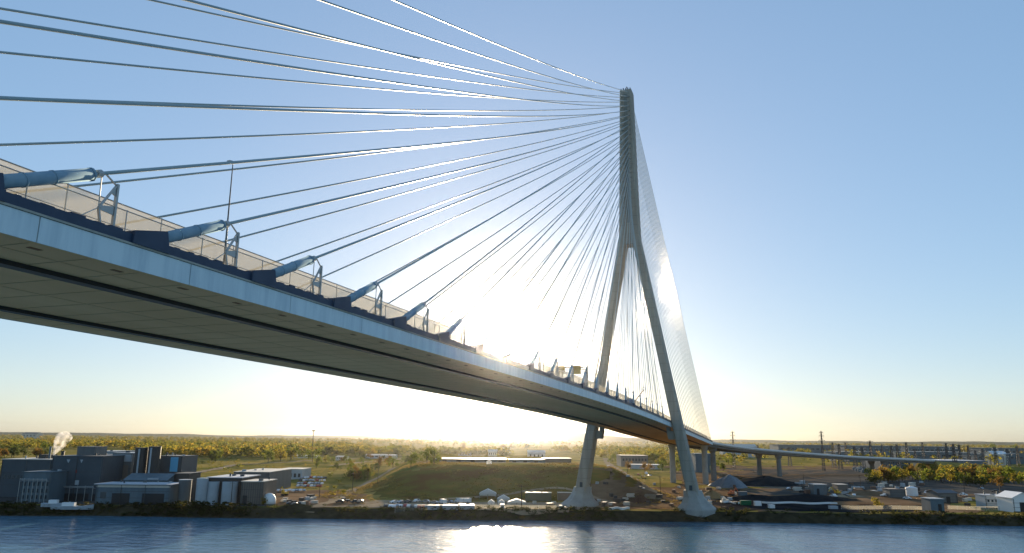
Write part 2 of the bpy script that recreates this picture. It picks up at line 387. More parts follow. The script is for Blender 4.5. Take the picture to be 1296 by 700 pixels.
for x in (-.95, .95):
    for y in (-2.6, -1.5, 3.2):
        q = MB(); q.loft([[(x+w, y+.5*math.cos(k*math.pi/8), .5+.5*math.sin(k*math.pi/8)) for k in range(16)] for w in (-.15, .15)]); q.build('wheel', M['rubber'], t)
Yl = -62
t = empty('boom_lift', (11, Yl, zs(Yl)+1.95)); tag(t, 'orange boom lift with raised arm on the bridge road near the pylon', 'boom lift')
org = mat('lift_orange', (.5, .14, .04), .5)
q = MB(); q.box(-1.2, 1.2, -1.8, 1.8, .7, 1.5); q.box(-.8, .8, -1.5, .6, 1.5, 2.3); q.build('chassis', org, t)
q = MB(); q.bar((0, -.5, 2.2), (.6, .5, 5.4), .35); q.bar((.6, .5, 5.4), (3.6, 3.2, 9.8), .24); q.build('boom', org, t)
q = MB(); q.box(3.2, 4.4, 2.8, 3.8, 9.8, 9.95)
for x in (3.2, 4.4):
    for y in (2.8, 3.8): q.bar((x, y, 9.95), (x, y, 11), .08)
q.bar((3.2, 2.8, 11), (4.4, 2.8, 11), .08); q.bar((3.2, 3.8, 11), (4.4, 3.8, 11), .08); q.build('basket', M['galv'], t)
for x in (-1.1, 1.1):
    for y in (-1.3, 1.3):
        q = MB(); q.loft([[(x+w, y+.5*math.cos(k*math.pi/8), .5+.5*math.sin(k*math.pi/8)) for k in range(16)] for w in (-.18, .18)]); q.build('wheel', M['rubber'], t)

# approach viaduct: carries on from the back span and swings right
va = empty('approach_viaduct', (0, 0, 0)); tag(va, 'pale low viaduct curving away to the right beyond the bridge', 'viaduct')
path = []
x, y, h = 0.0, YB, 0.0; s = 0; z = zs(YB)
while s <= 350:
    path.append((x, y, z, h)); ds = 8.0; h += ds/260 if s < 330 else ds/900
    x += math.sin(h)*ds; y += math.cos(h)*ds; s += ds
    z -= ds*(.042 if s < 60 else .052 if s < 260 else .034 if s < 420 else .012)
def sweep(mb, prof):
    mb.loft([[(px+math.cos(ph)*lx, py-math.sin(ph)*lx, pz+dz) for lx, dz in prof] for px, py, pz, ph in path])
q = MB(); sweep(q, [(-17, 0.9), (17, .9), (17, 1.9), (-17, 1.9)]); vd = q.build('deck_slab', M['pale_concrete'], va)
q = MB(); sweep(q, [(-15, -.9), (-9, -.9), (-9, .897), (-15, .897)]); sweep(q, [(9, -.9), (15, -.9), (15, .897), (9, .897)]); q.build('girder', M['pier'], va)
q = MB(); sweep(q, [(16.3, 1.903), (17.05, 1.903), (17.05, 3.1), (16.5, 3.1)]); sweep(q, [(-17.05, 1.903), (-16.3, 1.903), (-16.5, 3.1), (-17.05, 3.1)]); q.build('parapet', M['white'], va)
q = MB(); sweep(q, [(-16.2, 1.904), (16.2, 1.904), (16.2, 1.95), (-16.2, 1.95)]); q.build('roadway', M['asphalt'], va)
for i in range(5, len(path), 16):
    px, py, pz, ph = path[i]
    if pz < 9: break
    for lx in (-11, 11):
        q = MB(); cx, cy = px+math.cos(ph)*lx, py-math.sin(ph)*lx
        q.loft([[(cx+r*1.5*math.cos(k*math.pi/6), cy+r*math.sin(k*math.pi/6), zq) for k in range(12)] for zq, r in ((1, 1.5), (pz-4.5, 1.3), (pz-3.2, 2.0), (pz-.903, 2.2))]); q.build('pier', M['pier'], va)
# grassed ramp that takes the road down to the ground
q = MB(); rings = []; ex, ey, ez, eh = path[-1]
for k in range(18):
    zt = max(4.3, ez+1.7-k*.72); w = (zt-3)*1.6
    rings.append([(ex+math.cos(eh)*lx, ey-math.sin(eh)*lx, zq) for lx, zq in ((-17-w, 2.5), (17+w, 2.5), (17, zt), (-17, zt))])
    eh += .03; ex += math.sin(eh)*13; ey += math.cos(eh)*13
q.loft(rings); ramp = q
# back-span pier (part of the bridge)
for Yp in (221.0,):
    for s in (-1, 1):
        q = MB(); q.loft([[(s*12+r*1.3*math.cos(k*math.pi/6), Yp+r*math.sin(k*math.pi/6), zq) for k in range(12)] for zq, r in ((1, 1.7), (zs(Yp)-4, 1.6), (zs(Yp)-.43, 2.4))]); q.build('back_span_pier', M['pale_concrete'], bridge)

# ------------------------------------------------------------------ ground
def sm(e0, e1, x):
    t = min(1.0, max(0.0, (x-e0)/(e1-e0))); return t*t*(3-2*t)
def wob(x, y): return math.sin(x*.031+1.3)*math.cos(y*.027-.4)+.5*math.sin(x*.083+y*.061)+.25*math.sin(x*.21-y*.17+2)
def shore(a): return 349.5+1.6*math.sin(a*.021)+1.0*math.sin(a*.067+1)+.5*math.sin(a*.19+.3)-4*sm(-170, -260, a)
def gz(a, d):
    t = d-shore(a)
    z = -2.5+6.5*sm(-5, 9.5, t)
    if t > 9: z += .35*wob(a, d)*sm(9, 30, t)
    f = 404+4*wob(a*.5, 0)                             # grassed mound
    edge = -92-12*sm(400, 520, d)
    z += 15.2*sm(f-2, f+86, d)*sm(900, 700, d)*sm(edge, edge+46, a)*sm(92, 56, a+10*math.sin(d*.012))
    z += 5*sm(520, 600, d)*sm(900, 760, d)*sm(-200, -120, a)*sm(-40, -80, a)
    return z
def gpt(u, v, dz=0.0):
    z = 4.0
    for _ in range(14):
        p = at(u, v, z); a, d = AD(p.x, p.y); z = .5*z+.5*gz(a, d)
    return Vector((p.x, p.y, gz(a, d)+dz))
def gad(a, d, dz=0.0): return W(a, d, gz(a, d)+dz)

M['earth'] = mat('grassy_ground', (.11, .12, .028), .95, c2=(.34, .25, .085), c3=(.24, .19, .055), scale=.016, detail=9, lo=.36, hi=.64, bump=.5, bscale=.35, spec=.0)
M['dirt'] = mat('bare_dirt', (.13, .085, .05), .95, c2=(.24, .165, .10), scale=.05, detail=9, bump=.6, bscale=.4, spec=.0)
M['dark_ground'] = mat('dark_aggregate', (.018, .018, .02), .9, c2=(.05, .047, .045), scale=.06, detail=8, bump=.5, bscale=.5, spec=.0)
M['yard'] = mat('grey_hardstanding', (.06, .062, .062), .9, c2=(.13, .115, .095), scale=.04, detail=8, spec=.0)
M['track'] = mat('pale_dirt_track', (.27, .21, .14), .95, c2=(.36, .29, .20), scale=.07, detail=8, spec=.0)
M['bank'] = mat('muddy_bank', (.035, .03, .018), .95, c2=(.075, .06, .035), scale=.25, detail=8, bump=.8, bscale=1.2, spec=.0)
M['grass_slope'] = mat('shade_toned_grass_slope', (.13, .065, .022), .95, c2=(.22, .13, .035), c3=(.14, .115, .026), scale=.045, detail=12, bump=.6, bscale=.4, lo=.38, hi=.62, spec=.0)  # rough grass; the shade of the mound's front is put into its brown tone

tag(ramp.build('embankment', M['earth'], None), kind='structure')
g = MB()
ds = [330, 338, 343]+[345+1.5*i for i in range(16)]+[370+4.5*i for i in range(96)]
while ds[-1] < 17500: ds.append(ds[-1]*1.045+2)
aa = [-430+5*i for i in range(153)]
st = 6.0
while aa[-1] < 17000: st *= 1.17; aa.append(aa[-1]+st)
st = 6.0
while aa[0] > -17000: st *= 1.17; aa.insert(0, aa[0]-st)
na = len(aa)
vs = [gad(a, d) if d < 1200 else W(a, d, 4) for d in ds for a in aa]
fs = [(i*na+k, i*na+k+1, (i+1)*na+k+1, (i+1)*na+k) for i in range(len(ds)-1) for k in range(na-1)]
g.add(vs, fs); go = g.build('ground', [M['earth'], M['bank'], M['grass_slope']], None, True); tag(go, kind='structure')
mi = []
for i in range(len(ds)-1):
    for k in range(na-1):
        t = ds[i]-shore(aa[k]); a = aa[k]; d = ds[i]
        mi.append(1 if t < 8 else 2 if (403+6*wob(a*2, d) < d < 482+9*wob(a*1.7, 5) and -70+16*wob(d*2.2, a)-.25*(480-d) < a < 78+9*wob(d*2, a)) else 0)
go.data.polygons.foreach_set('material_index', mi)

def sheet(name, m, corners, off, n=26, jag=.06, kind='structure'):
    # a patch of other ground laid over the terrain between four (lateral, inland) corners, with an uneven edge
    mb = MB(); c = [Vector((x, y)) for x, y in corners]; vs = []
    for j in range(n+1):
        for i in range(n+1):
            s, t = i/n, j/n
            s2 = s+(jag*math.sin(t*17+off*90)*math.sin(t*5+1) if i in (0, n) else 0); t2 = t+(jag*math.sin(s*15+off*70+2)*math.sin(s*6) if j in (0, n) else 0)
            p = (c[0]*(1-s2)+c[1]*s2)*(1-t2)+(c[3]*(1-s2)+c[2]*s2)*t2
            vs.append(gad(p.x, p.y, off))
    mb.add(vs, [(j*(n+1)+i, j*(n+1)+i+1, (j+1)*(n+1)+i+1, (j+1)*(n+1)+i) for j in range(n) for i in range(n)])
    return tag(mb.build(name, m, None, True), kind=kind)
def pad(u, v):
    p = gpt(u, v); return AD(p.x, p.y)
def ribbon(name, m, pts, w, off):
    P = []
    q = [Vector(p) for p in pts]
    for i in range(len(q)-1):
        n = max(2, int((q[i+1]-q[i]).length/6))
        for k in range(n): P.append(q[i].lerp(q[i+1], k/n))
    P.append(q[-1])
    for _ in range(8): P = [P[0]]+[(P[i-1]+P[i]*2+P[i+1])/4 for i in range(1, len(P)-1)]+[P[-1]]
    vs = []
    for i, p in enumerate(P):
        t = (P[min(i+1, len(P)-1)]-P[max(i-1, 0)]).normalized(); nn = Vector((-t.y, t.x))
        for s in (-1, -.33, .33, 1): r = p+nn*s*w/2*(1+(.22*math.sin(i*1.7+s)+.16*math.sin(i*.63+s*2) if abs(s) == 1 else 0)); vs.append(gad(r.x, r.y, off))
    mb = MB(); mb.add(vs, [(i*4+k, i*4+k+1, i*4+k+5, i*4+k+4) for i in range(len(P)-1) for k in range(3)])
    return tag(mb.build(name, m, None, True), kind='structure')

sheet('bare_ground', M['dirt'], [(34, 360), (210, 361), (330, 560), (60, 520)], .14)
sheet('bare_ground', M['dirt'], [(-110, 362), (-60, 362), (-95, 470), (-170, 470)], .15)
sheet('factory_yard', M['yard'], [(-300, 359), (-118, 361), (-150, 470), (-420, 470)], .16)
sheet('aggregate_yard', M['dark_ground'], [(96, 365), (184, 362), (255, 455), (116, 455)], .20, jag=.05)
sheet('site_yard', M['yard'], [(160, 470), (420, 450), (700, 900), (260, 900)], .18)
sheet('construction_road', M['track'], [(-78, 361), (44, 361), (44, 399), (-70, 399)], .17, jag=.03)
sheet('site_yard', M['track'], [(-60, 520), (70, 520), (66, 545), (-62, 545)], .2)
sheet('bare_ground', M['dirt'], [pad(858, 618), pad(1010, 612), pad(1100, 589), pad(850, 589)], .13)
ribbon('dirt_road', M['track'], [pad(392, 646), pad(420, 636), pad(437, 626), pad(462, 612), pad(494, 596), pad(530, 586), pad(548, 579)], 6, .22)
ribbon('dirt_road', M['track'], [pad(380, 642), pad(440, 641), pad(520, 643), pad(640, 645), pad(720, 646)], 6, .24)
ribbon('dirt_road', M['track'], [pad(830, 632), pad(822, 622), pad(805, 610), pad(792, 602), pad(780, 594), pad(770, 587), pad(766, 580)], 9, .24)
ribbon('dirt_road', M['track'], [pad(420, 590), pad(470, 584), pad(520, 580), pad(560, 575)], 10, .2)
ribbon('dirt_road', M['track'], [pad(880, 612), pad(910, 616), pad(960, 616), pad(1040, 618)], 6, .26)
ribbon('dirt_road', M['track'], [pad(240, 600), pad(300, 588), pad(390, 583), pad(450, 580)], 9, .2)
sheet('bare_ground', M['dirt'], [pad(1050, 640), pad(1176, 640), pad(1160, 624), pad(1070, 624)], .27, jag=.04)

ribbon('farm_track', M['track'], [pad(560, 632), pad(640, 626), pad(720, 622), pad(775, 620)], 3.5, .22)

# river
wm = bpy.data.materials.new('river_water'); wm.use_nodes = True; nt = wm.node_tree; b = nt.nodes['Principled BSDF']; L = nt.links.new
b.inputs['Base Color'].default_value = (.07, .175, .255, 1); b.inputs['Roughness'].default_value = .14; b.inputs['IOR'].default_value = 1.333
tc = nt.nodes.new('ShaderNodeTexCoord'); mp = nt.nodes.new('ShaderNodeMapping'); mp.inputs['Rotation'].default_value = (0, 0, -.6); mp.inputs['Scale'].default_value = (1, 1.7, 1)
L(tc.outputs['Object'], mp.inputs[0])
h = None
for sc_, am in ((.09, 1.6), (.35, .62), (1.3, .22)):
    n = nt.nodes.new('ShaderNodeTexNoise'); n.inputs['Scale'].default_value = sc_; n.inputs['Detail'].default_value = 3; L(mp.outputs[0], n.inputs['Vector'])
    mu = nt.nodes.new('ShaderNodeMath'); mu.operation = 'MULTIPLY'; mu.inputs[1].default_value = am; L(n.outputs['Fac'], mu.inputs[0])
    if h is None: h = mu.outputs[0]
    else:
        ad = nt.nodes.new('ShaderNodeMath'); L(h, ad.inputs[0]); L(mu.outputs[0], ad.inputs[1]); h = ad.outputs[0]
bp = nt.nodes.new('ShaderNodeBump'); bp.inputs['Strength'].default_value = 1.0; bp.inputs['Distance'].default_value = .34; L(h, bp.inputs['Height']); L(bp.outputs[0], b.inputs['Normal'])
wv = MB(); wv.add([W(-17000, -1500, 0), W(17000, -1500, 0), W(17000, 362, 0), W(-17000, 362, 0)], [(0, 1, 2, 3)])
tag(wv.build('river', wm), kind='structure')

# far ridge and the low rise on the horizon
def hills(name, a0, a1, d, hgt, n=160):
    mb = MB(); rows = []
    for j, (dd, f) in enumerate(((d, 0), (d+350, .55), (d+900, 1), (d+1500, .6), (d+2200, 0))):
        for i in range(n+1):
            a = a0+(a1-a0)*i/n; rows.append(W(a, dd, 3.5+f*hgt(a)))
    mb.add(rows, [(j*(n+1)+i, j*(n+1)+i+1, (j+1)*(n+1)+i+1, (j+1)*(n+1)+i) for j in range(4) for i in range(n)])
    tag(mb.build(name, M['hill'], None, True), kind='structure')
M['hill'] = mat('wooded_hill', (.045, .055, .03), .95, c2=(.09, .085, .04), scale=.004, detail=10, spec=.0)
hills('hills', -900, 1600, 6500, lambda a: 95*math.exp(-((a-430)/330)**2)+62*math.exp(-((a-1000)/420)**2)+8*wob(a*.12, 0)*math.exp(-((a-500)/900)**2))
hills('hills', -14000, 14000, 13000, lambda a: 46+9*wob(a*.02, 3)+5*wob(a*.1, 1))

# ------------------------------------------------------------------ trees
def leafmat(name, c, c2, c3, scale):
    m = mat(name, c, .8, spec=.1, c2=c2, c3=c3, scale=scale, detail=2, transl=.5, lo=.3, hi=.7); return m
LF = [leafmat('green_leaves', (.10, .135, .018), (.21, .20, .025), (.15, .17, .02), .35),
      leafmat('golden_leaves', (.22, .17, .02), (.30, .19, .02), (.24, .19, .022), .35),
      leafmat('dark_leaves', (.04, .06, .014), (.085, .095, .02), (.06, .075, .016), .35),
      leafmat('rusty_leaves', (.17, .095, .025), (.16, .12, .025), (.20, .12, .025), .35)]
FM = leafmat('forest_leaves', (.075, .10, .016), (.34, .225, .03), (.20, .18, .025), .022)
BARK = mat('bark', (.07, .05, .035), .9)
def crown_pts(rg, n, size, lobes=5, flat=1.0):
    ls = [(rg.uniform(-.34, .34), rg.uniform(-.34, .34), rg.uniform(.3, .88), rg.uniform(.11, .27)) for _ in range(lobes+3)]+[(0, 0, .58, .26)]
    V, F = [], []
    for _ in range(n):
        lx, ly, lz, lr = rg.choice(ls); th = rg.uniform(0, 2*math.pi); ph = math.acos(rg.uniform(-1, 1)); r = lr*rg.random()**.33
        c = Vector((lx+r*math.sin(ph)*math.cos(th), ly+r*math.sin(ph)*math.sin(th), lz+r*math.cos(ph)*.95*flat))
        n1 = Vector((rg.gauss(0, 1), rg.gauss(0, 1), rg.gauss(0, 1))).normalized(); n2 = n1.orthogonal().normalized(); n3 = n1.cross(n2)
        s = size*rg.uniform(.6, 1.3); i = len(V)
        V += [c+n2*s, c+n3*s*.8, c-n2*s*.9, c-n3*s*.7]; F.append((i, i+1, i+2, i+3))
    return V, F
TREES = []
for k in range(8):
    rg = random.Random(40+k); r = empty(['leafy_tree', 'golden_tree', 'dark_tree', 'rusty_tree'][k % 4])
    V, F = crown_pts(rg, 560, .044, 5+k % 3); mb = MB(); mb.add(V, F); mb.build('crown', LF[k % 4], r)
    t = MB(); t.tube([(0, 0, -.03), (.01, 0, .25), (.0, .01, .55), (.01, .02, .75)], [.028, .022, .014, .005], 6)
    for q in range(4):
        an = q*1.6+k; t.tube([(0, 0, .3+.07*q), (.12*math.cos(an), .12*math.sin(an), .48+.07*q), (.22*math.cos(an), .22*math.sin(an), .6+.05*q)], [.014, .009, .003], 5)
    t.build('trunk', BARK, r); TREES.append(r)
used = set()
def plant(p, h, k, label, group):
    if k in used: o = copy_tree(TREES[k])
    else: o = TREES[k]; used.add(k)
    w = h*rnd.uniform(.85, 1.2)
    o.location = p; o.scale = (w, w, h); o.rotation_euler = (0, 0, rnd.uniform(0, 6.28)); tag(o, label, 'tree', group)
KN = ['green', 'golden', 'dark green', 'rusty']
def grove(n, u0, u1, v0, v1, h0, h1, wts, where, group):
    for _ in range(n):
        u, v = rnd.uniform(u0, u1), rnd.uniform(v0, v1); k = rnd.choices(range(4), wts)[0]+4*rnd.randint(0, 1)
        plant(gpt(u, v, -.2), rnd.uniform(h0, h1), k, KN[k % 4]+' tree '+where, group)
grove(58, 1098, 1300, 603, 614, 9, 15, (5, 5, 2, 2), 'in the row between the brown yard and the substation', 'trees in the row beyond the brown yard')
grove(16, 1215, 1300, 612, 619, 8, 11, (4, 3, 3, 2), 'clumped above the white sheds on the right bank', 'trees above the white sheds')
grove(16, 984, 1042, 573, 578, 14, 20, (4, 5, 1, 1), 'in the bright clump just above the viaduct', 'trees above the viaduct')
grove(10, 1225, 1296, 566, 572, 22, 32, (3, 5, 1, 1), 'standing tall beyond the substation', 'tall trees beyond the substation')
grove(14, 0, 64, 574, 582, 12, 17, (2, 2, 6, 2), 'behind the factory roof at the far left', 'trees behind the factory')
grove(48, 232, 420, 568, 586, 12, 20, (4, 4, 3, 2), 'at the edge of the wood beyond the sheds', 'trees at the wood edge beyond the sheds')
grove(50, 400, 560, 566, 596, 6, 12, (5, 3, 3, 3), 'on the fields beside the dirt road left of the mound', 'trees left of the mound')
grove(14, 440, 475, 596, 612, 6, 9, (4, 1, 5, 1), 'in the thicket at the left foot of the mound', 'trees at the foot of the mound')
grove(24, 570, 745, 563, 571, 12, 20, (3, 3, 1, 5), 'in the hazy wood beyond the long warehouse', 'trees beyond the warehouse')
grove(30, 772, 862, 574, 600, 8, 15, (5, 3, 3, 2), 'between the pylon legs beyond the road', 'trees seen between the pylon legs')
grove(16, 872, 925, 576, 605, 7, 12, (4, 3, 3, 2), 'under the bridge beside the back pier', 'trees by the back pier')
plant(gpt(1111, 643, -.2), 5.8, 1, 'small bright yellow tree alone at the right water edge', 'lone bank tree')
plant(gpt(333, 652, -.2), 4.4, 5, 'rounded golden bush tree on the bank below the white dome', 'lone bank tree')

def mass(name, m, items, per, size, seed, flat=1.0):
    # one mesh of many small leaf faces: items are (x, y, z, width, height)
    rg = random.Random(seed); tm = []
    for k in range(6):
        V, F = crown_pts(rg, per, size, 4, flat); tm.append(np.array([tuple(v) for v in V], dtype=np.float64))
    allv = []
    for (x, y, z, w, h) in items:
        T = tm[rg.randrange(6)]; an = rg.uniform(0, 6.28); c, s = math.cos(an), math.sin(an)
        q = np.empty_like(T); q[:, 0] = (T[:, 0]*c-T[:, 1]*s)*w+x; q[:, 1] = (T[:, 0]*s+T[:, 1]*c)*w+y; q[:, 2] = T[:, 2]*h+z; allv.append(q)
    A = np.concatenate(allv).astype(np.float32); nv = len(A); nf = nv//4
    me = bpy.data.meshes.new(name); me.vertices.add(nv); me.vertices.foreach_set('co', A.ravel()); me.loops.add(nv); me.loops.foreach_set('vertex_index', np.arange(nv, dtype=np.int32))
    me.polygons.add(nf); me.polygons.foreach_set('loop_start', np.arange(0, nv, 4, dtype=np.int32)); me.update(calc_edges=True); me.materials.append(m)
    o = bpy.data.objects.new(name, me); COL.objects.link(o); return o
it = []
rg = random.Random(3)
while len(it) < 5200:
    d = 1/rg.uniform(1/9000, 1/1080); a = d*rg.uniform(-.98, .86)
    r = a/d
    if r > .20 and d < 2300 and not (rg.random() < .08): continue
    if -.30 < r < .16 and d < 1250: continue
    if wob(a*.09, d*.05) < -.25 and d < 4200: continue
    h = rg.uniform(10, 19); w = h*rg.uniform(.9, 1.5)*(1+d/9000)
    if d > 3500: h *= 1.25
    p = W(a, d, 3.6); it.append((p.x, p.y, p.z, w, h))
tag(mass('forest', FM, it, 60, .10, 5), 'wide autumn wood reaching to the horizon', 'forest', None, 'stuff')
it = []
for _ in range(2600):
    a = rg.uniform(-330, 320); t = rg.uniform(1.2, 10.5)**1.0; d = shore(a)+t
    dens = .5+.5*wob(a*.9, 4)+(.45 if -175 < a < -112 else 0)
    if rg.random() > max(.12, dens): continue
    if abs(a-62) < 14 and t < 12: continue
    h = rg.uniform(.7, 1.8)*(1.5 if -160 < a < -115 else 1); p = gad(a, d, -.3); it.append((p.x, p.y, p.z, h*rg.uniform(1.4, 2.6), h*1.3))
tag(mass('undergrowth', leafmat('bank_scrub', (.035, .035, .012), (.11, .08, .018), (.055, .06, .015), .12), it, 34, .12, 8, .8), 'low scrub along the muddy riverbank', 'scrub', None, 'stuff')
it = []
for _ in range(2200):
    d = rg.uniform(400, 1150); a = d*rg.uniform(-.72, .72)
    if -330 < a < -110 and d < 480: continue
    if wob(a*1.4, d*.9) < .15: continue
    if 95 < a < 420 and d < 950: continue
    if abs(a) < 90 and d < 720: continue
    h = rg.uniform(1.2, 3.4); p = gad(a, d, -.3); it.append((p.x, p.y, p.z, h*rg.uniform(1.3, 2.4), h))
tag(mass('bushes', FM, it, 30, .13, 9, .8), 'scattered low bushes over the rough fields', 'bushes', None, 'stuff')

it = []
for _ in range(9500):
    if rg.random() < .55: a, d = rg.uniform(-115, 95), rg.uniform(398, 540)
    else: d = rg.uniform(365, 900); a = d*rg.uniform(-.7, .3)
    if -330 < a < -108 and d < 480: continue
    if wob(a*1.9, d*1.6) < -.2: continue
    h = rg.uniform(.35, 1.1); p = gad(a, d, -.12); it.append((p.x, p.y, p.z, h*rg.uniform(1.8, 3.4), h))
tag(mass('rough_grass', leafmat('dry_grass', (.15, .12, .025), (.36, .23, .06), (.26, .18, .045), .05), it, 14, .17, 19, .7), 'tufts of dry grass over the mound and fields', 'grass', None, 'stuff')
rk = MB()
for _ in range(1500):
    a = rg.uniform(-330, 340); d = shore(a)+rg.uniform(-1.8, 2.6)+(3 if rg.random() < .15 else 0)
    if wob(a*2.2, 7) < -.35: continue; p = gad(a, d); r = rg.uniform(.2, .85)*(1.3 if rg.random() < .1 else 1)
    if p.z < -.6: continue
    v8 = [p+Vector((x*r*rg.uniform(.5, 1.1), y*r*rg.uniform(.5, 1.1), z*r*rg.uniform(.4, .8))) for z in (-1, 1) for x, y in ((-1, -1), (1, -1), (1, 1), (-1, 1))]
    rk.hexa(v8[:4], v8[4:])
tag(rk.build('shore_rocks', mat('grey_brown_rock', (.045, .04, .032), .9, c2=(.12, .105, .085), scale=.35)), 'broken rocks along the waterline', 'rocks', None, 'stuff')

# ------------------------------------------------------------------ buildings
BM = {}
def wm_(nm, c, c2=None, ribs=False):
    if nm not in BM: BM[nm] = mat(nm, c, .55, c2=c2 or tuple(q*.8 for q in c), scale=.12, detail=5, stretch=(3, 3, .5) if ribs else None, spec=.2)
    return BM[nm]
SLATE = wm_('slate_grey_cladding', (.075, .095, .11)); DKB = wm_('dark_brown_cladding', (.07, .065, .06)); BLG = wm_('blue_grey_cladding', (.12, .165, .19), None, True)
PALE = wm_('pale_cladding', (.40, .45, .48)); CREAM = wm_('cream_sheet', (.62, .58, .50)); MIDG = wm_('mid_grey_cladding', (.14, .15, .15), None, True); TAUPE = wm_('taupe_cladding', (.18, .155, .13), None, True)
ROOFP = mat('pale_metal_roof', (.46, .50, .54), .6, c2=(.38, .41, .44), scale=.2, spec=.2); ROOFD = mat('dark_flat_roof', (.10, .10, .105), .7); DARKO = mat('dark_opening', (.012, .014, .016), .6)
WINM = mat('window_glass', (.03, .045, .055), .12); BLUEP = mat('sky_blue_panel', (.10, .38, .62), .4); BROWN = mat('brown_brick', (.17, .10, .065), .85)
def bld(name, label, cat, u0, u1, vt, d, dep, wall, roof, wins=(), extras=(), shape='flat', eave=.5, group=None):
    Lp, Rp = pt(u0, vt, d), pt(u1, vt, d); a0, _ = AD(Lp.x, Lp.y); a1, _ = AD(Rp.x, Rp.y)
    ac = (a0+a1)/2; w = a1-a0; z0 = gz(ac, d); H = (Lp.z+Rp.z)/2-z0
    o = empty(name, W(ac, d, z0), YAW); tag(o, label, cat, group); x = w/2
    mb = MB()
    if shape == 'gable':
        hh = H*.72; mb.loft([[(-x, yy, -.6), (x, yy, -.6), (x, yy, hh), (0, yy, H-.25), (-x, yy, hh)] for yy in (0, dep)])
    elif shape == 'ridge':                              # ridge runs along the front
        hh = H*.78; mb.loft([[(xx, 0, -.6), (xx, dep, -.6), (xx, dep, hh), (xx, dep/2, H-.25), (xx, 0, hh)] for xx in (-x, x)])
    else: mb.box(-x, x, 0, dep, -.6, H-.35)
    mb.build('wall', wall, o)
    rf = MB()
    if shape == 'gable':
        for s in (-1, 1): rf.hexa([(0, -eave, H-.25), (s*(x+eave), -eave, H*.72-.3), (s*(x+eave), dep+eave, H*.72-.3), (0, dep+eave, H-.25)], [(0, -eave, H), (s*(x+eave), -eave, H*.72-.05), (s*(x+eave), dep+eave, H*.72-.05), (0, dep+eave, H)])
    elif shape == 'ridge':
        for y0, y1 in ((-eave, dep/2), (dep+eave, dep/2)): rf.hexa([(-x-eave, y0, H*.78-.2), (x+eave, y0, H*.78-.2), (x+eave, y1, H-.24), (-x-eave, y1, H-.24)], [(-x-eave, y0, H*.78+.02), (x+eave, y0, H*.78+.02), (x+eave, y1, H), (-x-eave, y1, H)])
    else: rf.box(-x-eave*.6, x+eave*.6, -eave*.6, dep+eave*.6, H-.345, H)
    rf.build('roof', roof, o)
    for nm, f0, f1, g0, g1, m in wins:                   # window, door and panel openings on the river front
        q = MB(); q.box(-x+f0*w, -x+f1*w, -.09, -.004, g0*H, g1*H); q.build(nm, m, o)
    for ex in extras: ex(o, x, dep, H)
    if d < 480 and w > 8:
        rgb = random.Random(int(u0*7+vt))
        for _ in range(int(w/6)+1):
            if shape != 'flat': break
            px, py, sz = rgb.uniform(-x*.85, x*.85), rgb.uniform(.1, .8)*dep, rgb.uniform(.4, 1.1); q = MB()
            if rgb.random() < .5: q.cyl(px, py, H+.004, H+sz*1.5, sz*.4, 10)
            else: q.box(px-sz, px+sz, py-sz*.7, py+sz*.7, H+.004, H+sz)
            q.build('roof_vent', rgb.choice([PALE, MIDG, SLATE]), o)
        HH = H*(.72 if shape == 'gable' else .76 if shape == 'ridge' else 1)
        for k in range(max(2, int(w/7))):
            px = -x+.4+(2*x-.8)*k/max(1, int(w/7)-1) if int(w/7) > 1 else (-x+.4 if k == 0 else x-.4)
            q = MB(); q.tube([(px, -.2, -.2), (px, -.2, HH-.5)], .11, 6); q.build('downpipe', rgb.choice([DKB, MIDG]), o)
        q = MB(); q.box(-x, x, -.06, -.003, .0, .5); q.build('plinth', DKB, o)
        for g_ in (.33, .64): q = MB(); q.box(-x, x, -.035, -.003, HH*g_, HH*g_+.12); q.build('cladding_joint', DKB, o)
    return o
def grid(nm, n, r, f0, f1, g0, g1, m, fill=.6):
    out = []
    for i in range(n):
        for j in range(r):
            p = f0+(f1-f0)*(i+.5*(1-fill))/n; q = g0+(g1-g0)*(j+.25)/r; out.append((nm, p, p+(f1-f0)*fill/n, q, q+(g1-g0)*.55/r, m))
    return out
def rooftop(nm, fx0, fx1, y0, y1, h, m):
    def f(o, x, dep, H): q = MB(); q.box(-x+fx0*2*x, -x+fx1*2*x, y0*dep, y1*dep, H+.003, H+h); q.box(-x+fx0*2*x-.1, -x+fx1*2*x+.1, y0*dep-.1, y1*dep+.1, H+h+.003, H+h+.2); q.build(nm, m, o)
    return f
def flue(fx, y, h, r, m):
    def f(o, x, dep, H): q = MB(); q.cyl(-x+fx*2*x, y*dep, H+.003, H+h, r, 12, r*.9); q.cyl(-x+fx*2*x, y*dep, H+h-.6, H+h, r*1.15, 12); q.build('chimney', m, o)
    return f
def piperack(fx0, fx1, g, m):
    def f(o, x, dep, H):
        q = MB()
        for k in range(3): q.tube([(-x+fx0*2*x, -1.2-.5*k, g*H+.35*k), (-x+fx1*2*x, -1.2-.5*k, g*H+.35*k)], .13, 6)
        n = 6
        for k in range(n+1):
            px = -x+(fx0+(fx1-fx0)*k/n)*2*x; q.bar((px, -2.4, -.3), (px, -2.4, g*H+1.1), .18); q.bar((px, -2.4, g*H-.3), (px, -.1, g*H-.3), .16)
        q.build('pipe_rack', m, o)
    return f
bld('factory_building', 'dark factory block with a low pale parapet at the far left end', 'factory', 3, 66, 581, 394, 34, SLATE, CREAM, grid('window', 5, 1, .05, .5, .45, .62, WINM), (flue(.7, .3, 6.2, .55, BLG), flue(.79, .3, 6.0, .5, BLG), rooftop('roof_plant', .48, .62, .3, .6, 1.8, DKB)))
bld('factory_building', 'lower factory block with dark window bays in front of the left end block', 'factory', 29, 66, 597, 371, 16, BLG, BLG, grid('window', 6, 3, .04, .96, .08, .70, WINM, .55), (piperack(.05, .95, .72, M['galv']),))
